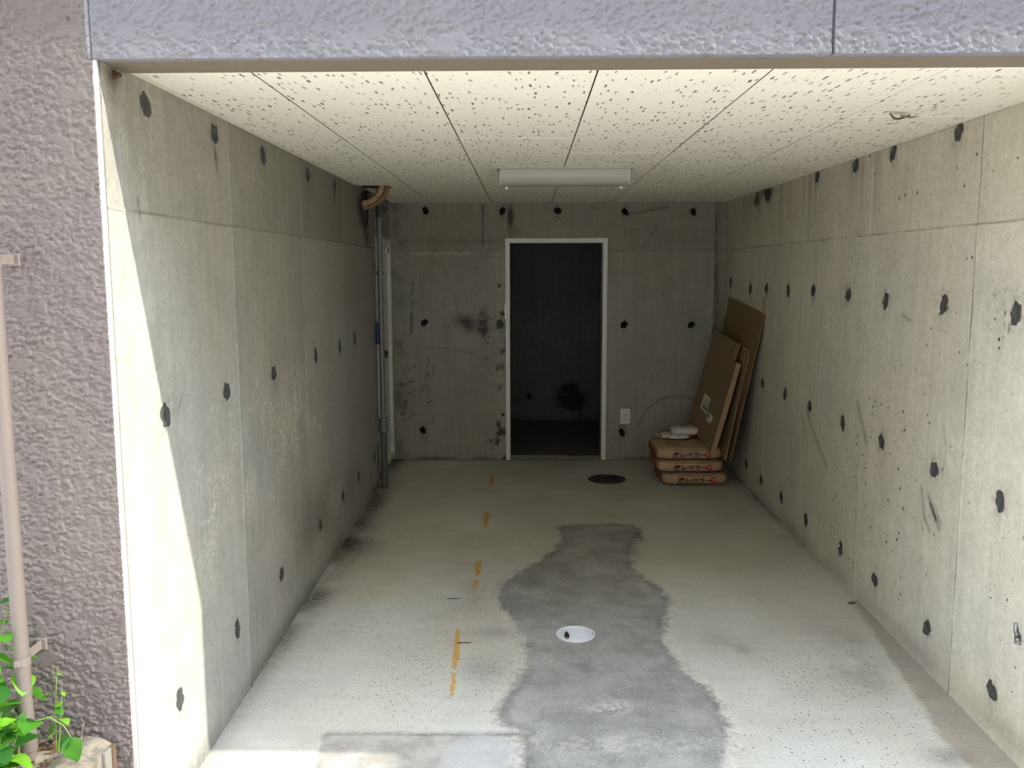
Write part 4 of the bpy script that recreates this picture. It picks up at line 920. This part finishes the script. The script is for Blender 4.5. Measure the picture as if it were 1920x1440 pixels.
def bag(cx, cy, z, rot, label, top=False):
    t = empty('cement_bag', (cx, cy, z+HZ)); t.rotation_euler.z = rot
    tag(t, label, 'cement bag', 'stacked cement bags')
    N = 26; vs = []; fs = []; ids = {}
    def vid(d):
        k = tuple(round(c, 5) for c in d)
        if k not in ids:
            x, y, zz = (c*(1+0.0) for c in d)
            s = (abs(x)**7 + abs(y)**7 + abs(zz)**3.2)
            r = s**(-1/7) if s > 0 else 1
            for _ in range(12):
                f = abs(x*r)**7 + abs(y*r)**7 + abs(zz*r)**3.2 - 1
                df = 7*(abs(x)**7)*r**6 + 7*(abs(y)**7)*r**6 + 3.2*(abs(zz)**3.2)*r**2.2
                r -= f/max(df, 1e-9)
            px, py, pz = x*r*HX, y*r*HY, zz*r*HZ
            nn = float(fbm(np.array(px*14+cx*7), np.array((py+pz*1.3)*14+z*31), 131, 3)) - 0.5
            pz += nn*0.012*(1 if pz > 0 else 0.3)*(1-abs(y)**4)
            if abs(x*r) > 0.9: px += nn*0.014
            ids[k] = len(vs); vs.append((px, py, pz))
        return ids[k]
    for ax in range(3):
        for s in (-1, 1):
            nA, nB = N, (N if ax == 2 else N)
            g = np.linspace(-1, 1, N)
            for i in range(N-1):
                for j in range(N-1):
                    q = []
                    for a, b in ((g[i], g[j]), (g[i+1], g[j]), (g[i+1], g[j+1]), (g[i], g[j+1])):
                        d = [0, 0, 0]; d[ax] = s; d[(ax+1) % 3] = a; d[(ax+2) % 3] = b; q.append(vid(d))
                    fs.append(q if s > 0 else q[::-1])
    me = bpy.data.meshes.new('bag_body'); me.from_pydata(vs, [], fs); me.update()
    link('bag_body', me, M['kraft'], t, smooth=True)
    def put(body, x0, z0, size, mat, name, bold, sx=1.0):
        m = text_mesh(body, size, bold)
        co = np.empty(len(m.vertices)*3, np.float32); m.vertices.foreach_get('co', co); co = co.reshape(-1, 3).copy()
        X = co[:, 0]*sx + x0; Z = co[:, 1] + z0
        Yv = np.array([bag_front(float(a), float(b), 0.0016) for a, b in zip(X, Z)])
        m.vertices.foreach_set('co', np.stack([X, Yv, Z], -1).astype(np.float32).ravel()); m.update()
        link(name, m, mat, t); return X.max()
    xe = put('床レベラー', -0.118, -0.020, 0.040, M['ink'], 'lettering', 0.0011, 1.16)
    put('G', xe-0.008, -0.023, 0.054, M['red_ink'], 'letter_g', 0.0020, 1.05)
    for zz in (0.026, -0.030):
        mb = MB(); L = [(-0.12 + 0.262*i/20) for i in range(21)]
        mb.add([(x, bag_front(x, zz+h), zz+h) for x in L for h in (-0.0012, 0.0012)], [(2*i, 2*i+2, 2*i+3, 2*i+1) for i in range(20)])
        mb.build('printed_line', M['brown_ink'], t)
    if top:
        m = text_mesh('床', 0.075, 0.001); o = link('printed_mark', m, M['ink'], t, loc=(-0.150, -0.115, HZ+0.0030))
    return t
b1 = bag(1.162, 6.060+HY, zf(6.2)+0.0, 0.0, 'brown paper cement bag with black lettering, lowest of the stack on the floor')
b2 = bag(1.128, 6.052+HY, zf(6.2)+0.0915, 0.004, 'brown paper cement bag with black lettering, middle one of the stack of three')
b3 = bag(1.115, 6.045+HY, zf(6.2)+0.183, 0.022, 'brown paper cement bag with black lettering, topmost of the stack under the cardboard', True)

# ---- packages lying on the bags
def make_packs():
    n = NT('white_plastic_red_print'); v = n.obj()
    w = n.noise(26, 2, vec=v); s = n.math('SINE', n.math('MULTIPLY_ADD', n.sepx(v)[1], 330, n.math('MULTIPLY', w, 14)))
    red = n.math('MULTIPLY', n.ramp(s, 0.45, 0.75), n.ramp(n.noise(17, 2, vec=v), 0.42, 0.52))
    mt = n.done(n.mix(red, rgb(214, 210, 204), rgb(170, 36, 40)), 0.4, 0.5)
    def lump(name, rx, ry, rz, mat, seed, p=2.6):
        vs = []; fs = []; A, B = 28, 12
        for i in range(B+1):
            ph = -math.pi/2 + math.pi*i/B
            for k in range(A):
                th = 2*math.pi*k/A; c, s = math.cos(th), math.sin(th)
                f = lambda q: math.copysign(abs(q)**(2/p), q)
                x = rx*f(math.cos(ph))*f(c); y = ry*f(math.cos(ph))*f(s); z = rz*f(math.sin(ph))
                d = 1 + 0.22*(float(fbm(np.array(th*1.9+seed), np.array(ph*2.2), seed, 3))-0.5)
                vs.append((x*d, y*d, z*(d if z > 0 else 0.9)))
        for i in range(B):
            for k in range(A): fs.append((i*A+k, i*A+(k+1) % A, (i+1)*A+(k+1) % A, (i+1)*A+k))
        me = bpy.data.meshes.new(name); me.from_pydata(vs, [], fs); me.update(); return me
    zt = zf(6.2) + 0.183 + 2*HZ
    t = empty('plastic_bag', (1.075, 6.40, zt+0.020)); tag(t, 'crumpled white plastic bag with red print on the topmost cement bag', 'plastic bag')
    link('bag_film', lump('bag_film', 0.115, 0.095, 0.022, mt, 5), None, t, smooth=True).data.materials.append(mt)
    MB().add([(-.115,-.02,-.004),(-.15,-.035,.004),(-.155,.02,.012),(-.115,.03,.002),(-.11,-.02,.0),(-.11,.03,.008)], [(0,1,2,3),(0,4,5,3)]).build('bag_tail', mt, t)
    t = empty('wrapped_package', (1.150, 6.40, zt+0.058)); tag(t, 'rounded white wrapped package lying by the cardboard on the plastic bag', 'package')
    m2 = simple('white_wrap', rgb(206, 204, 200), 0.45, 0.08, 20)
    o = link('package_body', lump('package_body', 0.105, 0.085, 0.030, m2, 9, 3.4), None, t, smooth=True); o.data.materials.append(m2)
    o = link('package_base', lump('package_base', 0.085, 0.070, 0.016, M['red_ink'], 12, 3.0), None, t, loc=(0, 0, -0.024), smooth=True); o.data.materials.append(M['red_ink'])
    MB().box(-0.045, 0.012, -0.012, 0.012, 0.0315, 0.0335).build('printed_mark', M['red_ink'], t)
make_packs()

# ---- cardboard
def cardboard_material(name, c):
    n = NT(name); k = n.math('MULTIPLY', n.math('MULTIPLY_ADD', n.noise(4, 4), 0.2, 0.9), n.math('MULTIPLY_ADD', n.noise(1.0, 3, vec=n.vmul(n.pos(), (6, 6, 160))), 0.12, 0.94))
    return n.done(n.scale_col(c, k), 0.8, 0.2)
M['card'] = cardboard_material('brown_cardboard', rgb(128, 110, 86)); M['card_edge'] = cardboard_material('cardboard_edge', rgb(158, 134, 102)); M['card2'] = cardboard_material('tan_cardboard', rgb(124, 104, 78))
def slab(corners, th, base, ragged=0.0):
    """corners NB, FB, FT, NT (near/far, bottom/top); thickness to the right of the sheet"""
    nb, fb, ft, nt = [Vector(c) for c in corners]
    nrm = (fb-nb).cross(nt-nb).normalized()
    if nrm.x < 0: nrm = -nrm
    V = []; F = []; n = 14
    for i in range(n+1):
        u = i/n
        for k in range(n+1):
            w = k/n
            p = (nb*(1-u)+fb*u)*(1-w) + (nt*(1-u)+ft*u)*w
            p = p + nrm*(0.006*math.sin(math.pi*u)*math.sin(math.pi*w))
            if ragged and (i in (0, n) or k in (0, n)): p = p + (fb-nb).normalized()*random.uniform(-ragged, ragged)
            V.append(p)
    m = len(V); V += [p + nrm*th for p in V]
    I = lambda i, k: i*(n+1)+k
    for i in range(n):
        for k in range(n):
            q = (I(i, k), I(i, k+1), I(i+1, k+1), I(i+1, k)); F.append(q); F.append(tuple(a+m for a in q[::-1]))
    rim = [I(i, 0) for i in range(n+1)] + [I(n, k) for k in range(1, n+1)] + [I(i, n) for i in range(n-1, -1, -1)] + [I(0, k) for k in range(n-1, 0, -1)]
    for a, b in zip(rim, rim[1:]+rim[:1]): F.append((a, b, b+m, a+m))
    return MB().add([p - base for p in V], F), nrm
def make_card():
    # tall sheet leaning on the wall
    base = Vector((1.37, 6.2, 0.19))
    t = empty('cardboard_sheet', base); tag(t, 'tall flat cardboard sheet leaning on the right wall behind the folded boxes', 'cardboard sheet')
    mb, n0 = slab([(1.374, 5.95, 0.184), (1.345, 6.72, 0.255), (1.492, 6.66, 1.268), (1.515, 5.735, 1.186)], 0.006, base, 0.002)
    mb.build('sheet', M['card2'], t, smooth=False)
    MB().tube([Vector((1.512, 5.76, 1.18))-base, Vector((1.514, 5.775, 1.23))-base, Vector((1.515, 5.765, 1.285))-base, Vector((1.514, 5.755, 1.24))-base], [0.004, 0.006, 0.005, 0.003], 6).build('string_tag', M['card_edge'], t)
    # folded box in the middle
    base = Vector((1.32, 6.2, 0.24))
    t = empty('folded_box', base); tag(t, 'folded cardboard box with a torn flap, between the labelled box and the tall sheet', 'folded box')
    mb, n1 = slab([(1.335, 5.955, 0.190), (1.298, 6.50, 0.300), (1.430, 6.52, 0.965), (1.468, 5.93, 0.930)], 0.012, base, 0.001)
    mb.build('panel', M['card'], t)
    mb, _ = slab([(1.452, 5.925, 0.800), (1.440, 6.06, 0.81), (1.460, 6.06, 0.955), (1.474, 5.925, 0.940)], 0.004, base, 0.004); mb.build('torn_flap', M['card_edge'], t)
    mb, _ = slab([(1.437, 5.922, 0.812), (1.434, 5.955, 0.815), (1.452, 5.955, 0.935), (1.456, 5.922, 0.925)], 0.003, base, 0.006); mb.build('torn_flap', M['card'], t)
    # front folded box with the labels
    base = Vector((1.24, 6.2, 0.26))
    t = empty('folded_box', base); tag(t, 'folded cardboard box with two white labels leaning on the topmost cement bag', 'folded box')
    NB, FB, FT, NT = Vector((1.243, 5.97, 0.238)), Vector((1.190, 6.55, 0.338)), Vector((1.372, 6.56, 1.040)), Vector((1.428, 5.955, 0.968))
    # main panel, with the near top corner torn away
    CUT = NT + (NB-NT)*0.16
    mb, nn = slab([NB, FB, FB+(FT-FB)*0.84, NB+(NT-NB)*0.84], 0.030, base); mb.build('panel', M['card'], t)
    a = NB+(NT-NB)*0.84; b = FB+(FT-FB)*0.84
    mb, _ = slab([a+(b-a)*0.17, b, FT, NT+(FT-NT)*0.15], 0.030, base, 0.0015); mb.build('panel_top', M['card'], t)
    mb, _ = slab([NB-nn*0.001-Vector((0, 0.003, 0)), NB+Vector((0, 0.012, 0.002))-nn*0.001, a+Vector((0, 0.012, 0))-nn*0.001, a-nn*0.001-Vector((0, 0.003, 0))], 0.033, base); mb.build('folded_edge', M['card_edge'], t)
    lab = simple('white_label', rgb(214, 212, 206), 0.6, 0.05); ink = simple('label_print', rgb(120, 120, 120), 0.7)
    eu = (FB-NB); ev = (NT-NB)
    def patch(u0, u1, v0, v1, mat, name, par, lift):
        q = [NB+eu*u+ev*v for u, v in ((u0, v0), (u1, v0), (u1, v1), (u0, v1))]
        q = [p + (FT-NT-eu)*0 - nn*lift - base for p in q]
        q2 = [p - nn*0.0008 for p in q]
        return MB().add(q+q2, [(4,7,6,5),(0,1,5,4),(1,2,6,5),(2,3,7,6),(3,0,4,7)]).build(name, mat, par)
    L1 = patch(0.49, 0.74, 0.235, 0.385, lab, 'label', t, -0.0045)
    L2 = patch(0.26, 0.44, 0.195, 0.275, lab, 'label', t, -0.0045)
    for k in range(5): patch(0.51, 0.70 - 0.03*(k % 2), 0.250+0.024*k, 0.258+0.024*k, ink, 'print_line', L1, -0.0035)
    for k in range(4): patch(0.50+0.045*k, 0.53+0.045*k, 0.262, 0.285, M['ink'], 'print_block', L1, -0.003)
    patch(0.36, 0.42, 0.225, 0.262, ink, 'print_block', L2, -0.0035)
    t['label'] = t['label']
make_card()

# ---- rainwater pipe outside
def make_downpipe():
    M['pipe_paint'] = simple('taupe_pipe_paint', rgb(116, 106, 99), 0.45, 0.06, 12, 0.5)
    M['bracket'] = simple('painted_bracket', rgb(120, 111, 104), 0.6, 0.2, 40, 0.4, bump=0.4)
    t = empty('rain_pipe', (-1.276, 2.128, 0.20)); tag(t, 'taupe painted rain pipe running down the stucco pillar', 'pipe')
    auto_smooth(MB().lathe([(0.0185, 0.012), (0.0185, 2.75)], (0, 0, 0), n=28).build('tube', M['pipe_paint'], t))
    auto_smooth(MB().lathe([(0.0205, 0.05), (0.022, 0.052), (0.022, 0.12), (0.0205, 0.122)], (0, 0, 0), n=28).build('socket', M['pipe_paint'], t))
    for z in (0.290, 1.285):
        b = auto_smooth(MB().lathe([(0.0187, z-0.011), (0.0203, z-0.011), (0.0203, z+0.011), (0.0187, z+0.011)], (0, 0, 0), n=28).build('bracket', M['bracket'], t))
        MB().rbox(0.004, 0.008, 0.016, 0.080, z-0.004, z+0.020, 0.001).build('bracket_arm', M['bracket'], b)
        MB().rbox(-0.008, 0.020, 0.078, 0.0862, z-0.008, z+0.024, 0.002).build('wall_plate', M['bracket'], b)
        MB().rbox(-0.006, 0.006, -0.029, -0.017, z-0.008, z+0.008, 0.002).build('clamp_lug', M['bracket'], b)
make_downpipe()

# ---- planting strip: stone block, soil, bark, weeds
def make_bed():
    n = NT('weathered_stone')
    k = n.math('MULTIPLY', n.math('MULTIPLY_ADD', n.noise(18, 5, 0.7), 0.5, 0.75), n.math('MULTIPLY_ADD', n.noise(120, 3), 0.25, 0.88))
    c = n.mix(n.ramp(n.noise(30, 4), 0.45, 0.62), rgb(138, 131, 116), rgb(112, 106, 94))
    n.bump(n.noise(60, 5, 0.65), 0.6, 0.006); M['stone'] = n.done(n.scale_col(c, k), 0.85, 0.25)
    t = empty('kerb_stone', (-1.17, 2.10, -0.09)); tag(t, 'weathered stone kerb block at the foot of the stucco pillar', 'stone')
    # body: irregular block, top falls toward the left rear
    prof = [(-0.14, -0.30), (0.083, -0.30), (0.083, 0.100), (0.02, 0.104), (-0.09, 0.012)]
    def top(x, y): return 0.325 + 0.012*math.sin(x*40+1) - 0.05*max(0, (0.10-y)*0.3) + 0.007*(float(fbm(np.array(x*40), np.array(y*40), 141, 3))-0.5)*2
    V = []; F = []; NX, NY = 26, 40
    for i in range(NX+1):
        for j in range(NY+1):
            y = -0.30 + 0.404*j/NY
            xl_ = -0.16 + max(0, (y-0.0))*1.15; x = xl_ + (0.070-xl_)*i/NX
            V.append((x, y, top(x, y)))
    m = len(V); V += [(x*1.0, y, 0.0) for x, y, z in V]
    I = lambda i, j: i*(NY+1)+j
    for i in range(NX):
        for j in range(NY): F.append((I(i, j), I(i+1, j), I(i+1, j+1), I(i, j+1)))
    rim = [I(i, 0) for i in range(NX+1)] + [I(NX, j) for j in range(1, NY+1)] + [I(i, NY) for i in range(NX-1, -1, -1)] + [I(0, j) for j in range(NY-1, 0, -1)]
    for a, b in zip(rim, rim[1:]+rim[:1]): F.append((b, a, a+m, b+m))
    auto_smooth(MB().add(V, F).build('stone_body', M['stone'], t), 50)
    MB().rbox(0.0705, 0.081, 0.050, 0.082, 0.0, 0.318, 0.002).build('face_strip', simple('grey_mortar_strip', rgb(136, 132, 124), 0.8, 0.2, 40, bump=0.5), t)
    MB().rbox(0.0705, 0.084, 0.083, 0.102, 0.0, 0.316, 0.002).build('rust_strip', simple('rusty_brown_strip', rgb(104, 82, 62), 0.8, 0.3, 40, bump=0.5), t)
    # soil bed
    NX, NY = 50, 40; V = []; F = []
    for i in range(NX+1):
        for j in range(NY+1):
            x = -2.2 + 1.06*i/NX; y = 1.75 + 0.46*j/NY
            V.append((x, y, 0.205 + 0.03*(float(fbm(np.array(x*14), np.array(y*14), 151, 4))-0.5)))
    for i in range(NX):
        for j in range(NY):
            a = i*(NY+1)+j; x, y, _ = V[a]
            if x > -1.345 + max(0, y-2.10)*1.15 - 0.02: continue
            F.append((a, a+NY+1, a+NY+2, a+1))
    o = MB().add(V, F).build('soil', simple('brown_soil', rgb(86, 66, 48), 0.95, 0.4, 60, 0.1, bump=0.8), smooth=True)
    tag(o, 'brown soil bed strewn with bark chips beside the kerb stone', 'soil', kind='stuff')
    mb = MB(); rr = random.Random(4)
    for k in range(420):
        x = rr.uniform(-1.34, -1.11); y = rr.uniform(1.98, 2.205); a = rr.uniform(0, 6.28); l = rr.uniform(0.003, 0.008); w = l*rr.uniform(0.3, 0.7); tl = rr.uniform(-0.003, 0.004)
        z = 0.218 + rr.uniform(0, 0.012); c, s = math.cos(a), math.sin(a)
        mb.add([(x+c*l-s*w, y+s*l+c*w, z+tl), (x-c*l-s*w, y-s*l+c*w, z), (x-c*l+s*w, y-s*l-c*w, z-tl), (x+c*l+s*w, y+s*l-c*w, z+0.002), (x, y, z-0.005)], [(0,1,2,3),(0,4,1),(1,4,2),(2,4,3),(3,4,0)])
    tag(mb.build('bark_chips', simple('bark_chip_brown', rgb(116, 82, 56), 0.8, 0.6, 150), None), 'reddish brown bark chips scattered over the soil bed', 'bark', kind='stuff')
make_bed()
def leaf_material(name, c, t):
    n = NT(name); k = n.math('MULTIPLY_ADD', n.noise(40, 3), 0.3, 0.85)
    col = n.scale_col(c, k); m = n.done(col, 0.45, 0.4)
    tr = n.t.nodes.new('ShaderNodeBsdfTranslucent'); n.set(tr.inputs[0], t); ad = n.t.nodes.new('ShaderNodeMixShader'); ad.inputs[0].default_value = 0.42
    n.t.links.new(n.p.outputs[0], ad.inputs[1]); n.t.links.new(tr.outputs[0], ad.inputs[2]); n.t.links.new(ad.outputs[0], n.out.inputs[0]); return m
def make_weeds():
    lm = [leaf_material('leaf_green', rgb(70, 128, 40), rgb(120, 190, 40)), leaf_material('leaf_bright', rgb(120, 180, 50), rgb(170, 225, 60)), leaf_material('leaf_deep', rgb(48, 98, 40), rgb(80, 150, 40))]
    sm = simple('weed_stem', rgb(118, 150, 66), 0.6)
    def leaf_mesh(kind, mat):
        n = 9; V = []; F = []
        for i in range(n+1):
            u = i/n
            if kind == 0: w = 0.46*math.sin(math.pi*u**0.75)**0.75*(1-0.22*u)
            elif kind == 1: w = 0.30*math.sin(math.pi*u)**0.8
            else: w = 0.42*math.sin(math.pi*u**0.65)**0.6*(1-0.35*u)*(1+0.10*math.sin(i*2.6))
            w = max(w, 0.004)
            bend = -0.16*u*u + 0.03*math.sin(4*u)
            for s in (-1, -0.5, 0, 0.5, 1): V.append((s*w, u, bend + 0.18*abs(s)*w + 0.015*math.sin(9*u+3*s)))
        for i in range(n):
            for k in range(4): F.append((i*5+k, i*5+k+1, i*5+k+6, i*5+k+5))
        me = bpy.data.meshes.new('leaf'); me.from_pydata(V, [], F); me.materials.append(mat)
        me.polygons.foreach_set('use_smooth', np.ones(len(me.polygons), dtype=bool)); return me
    LM = [[leaf_mesh(k, m) for m in lm] for k in range(3)]
    rr = random.Random(21)
    def put_leaf(par, p, size, yaw, pitch, roll, kind, mi):
        o = bpy.data.objects.new('leaf', LM[kind][mi]); COL.objects.link(o); o.parent = par
        o.location = p; o.rotation_euler = (pitch, roll, yaw); o.scale = (size, size, size); return o
    def plant(base, label, stems, kind, size, group='weeds by the rain pipe', leaves=None, mis=(0, 0, 1, 2)):
        t = empty('weed', base); tag(t, label, 'weed', group)
        for tip, mid in stems:
            b = Vector((0, 0, -0.01)); m_ = Vector(mid); e = Vector(tip)
            pts = [b*(1-u)**2 + m_*2*u*(1-u) + e*u*u for u in np.linspace(0, 1, 9)]
            MB().tube(pts, [0.0022*(1-0.6*i/8) for i in range(9)], 6).build('stem', sm, t)
            nl = leaves or 7
            for k in range(nl):
                u = 0.25 + 0.75*(k+0.5)/nl; i = min(7, int(u*8)); p = pts[i] + (pts[i+1]-pts[i])*(u*8-i)
                sd = size*rr.uniform(0.55, 1.1)*(1.0 if u < 0.85 else 0.75)
                yaw = (k % 2)*math.pi + rr.uniform(-1.1, 1.1) + 1.57; 
                put_leaf(t, p, sd, yaw, rr.uniform(-0.5, 0.45), rr.uniform(-0.6, 0.6), kind, rr.choice(mis))
        return t
    plant((-1.318, 2.060, 0.215), 'leafy green weed climbing highest left of the rain pipe', [((0.02, 0.08, 0.44), (-0.03, 0.03, 0.25)), ((-0.04, 0.05, 0.36), (-0.06, 0.02, 0.2)), ((0.035, 0.11, 0.30), (0.01, 0.09, 0.15))], 0, 0.070, leaves=11)
    plant((-1.275, 2.020, 0.215), 'broad leaved weed in front of the foot of the rain pipe', [((-0.005, 0.00, 0.18), (0.0, -0.01, 0.1)), ((0.05, 0.03, 0.17), (0.02, 0.0, 0.12)), ((-0.04, -0.02, 0.12), (-0.01, 0, 0.08))], 2, 0.066, leaves=9, mis=(0, 0, 2, 1))
    plant((-1.285, 1.975, 0.21), 'small leaved pale weed at the bottom left corner', [((-0.03, 0.01, 0.10), (0, 0, 0.06)), ((0.02, 0.02, 0.09), (0, 0, 0.05)), ((-0.06, 0.03, 0.13), (-0.03, 0, 0.08)), ((0.05, 0.0, 0.05), (0.03, 0, 0.04))], 1, 0.042, leaves=12, mis=(1, 0, 0))
    plant((-1.225, 2.165, 0.215), 'young yellow green weed growing right of the rain pipe', [((0.012, 0.01, 0.24), (0.0, 0.0, 0.12)), ((0.025, 0.0, 0.19), (0.02, 0.0, 0.1))], 0, 0.036, leaves=4, mis=(1, 1, 0))
    plant((-1.335, 2.035, 0.21), 'dense dark leaved weed at the left edge below the climbing weed', [((-0.02, 0.02, 0.22), (0, 0, 0.12)), ((0.03, 0.04, 0.17), (0.02, 0.02, 0.1)), ((0.045, -0.02, 0.12), (0.02, -0.01, 0.08)), ((-0.03, -0.03, 0.15), (0, 0, 0.08))], 0, 0.062, leaves=9, mis=(0, 2, 2, 1))
    # trailing shoot over the stone
    t = empty('weed', (-1.262, 2.045, 0.215)); tag(t, 'trailing weed shoot with a drooping leaf hanging over the kerb stone', 'weed', 'weeds by the rain pipe')
    pts = [Vector(p) for p in ((0, 0, 0.0), (0.012, 0.004, 0.10), (0.045, 0.010, 0.150), (0.085, 0.014, 0.160), (0.120, 0.012, 0.140), (0.138, 0.008, 0.112))]
    MB().tube(pts, [0.0022, 0.002, 0.0018, 0.0016, 0.0013, 0.001], 6).build('stem', sm, t)
    put_leaf(t, pts[5], 0.062, 3.3, -1.15, 0.3, 0, 0); put_leaf(t, pts[5], 0.045, 2.4, -0.95, -0.5, 0, 2)
    put_leaf(t, pts[3], 0.020, 0.4, -0.3, 0.2, 0, 1); put_leaf(t, pts[2], 0.070, -2.9, 0.25, -0.2, 0, 0); put_leaf(t, pts[1], 0.045, 1.2, 0.1, 0.4, 0, 0); put_leaf(t, pts[2], 0.035, 2.2, -0.2, 0.3, 2, 1)
    # dry stalk
    t = empty('dry_stalk', (-1.175, 2.19, 0.215)); tag(t, 'thin pale dry stalk standing against the stucco behind the weeds', 'stalk')
    MB().tube([(0, 0, 0), (0.004, 0.004, 0.045), (0.010, 0.006, 0.075)], [0.0016, 0.0013, 0.0008], 6).build('stalk', simple('dry_straw', rgb(190, 178, 150), 0.8), t)
    MB().tube([(0.002, 0.003, 0.03), (0.020, 0.004, 0.095)], [0.0010, 0.0006], 6).build('side_stalk', simple('dry_straw_dark', rgb(96, 84, 66), 0.8), t)
make_weeds()
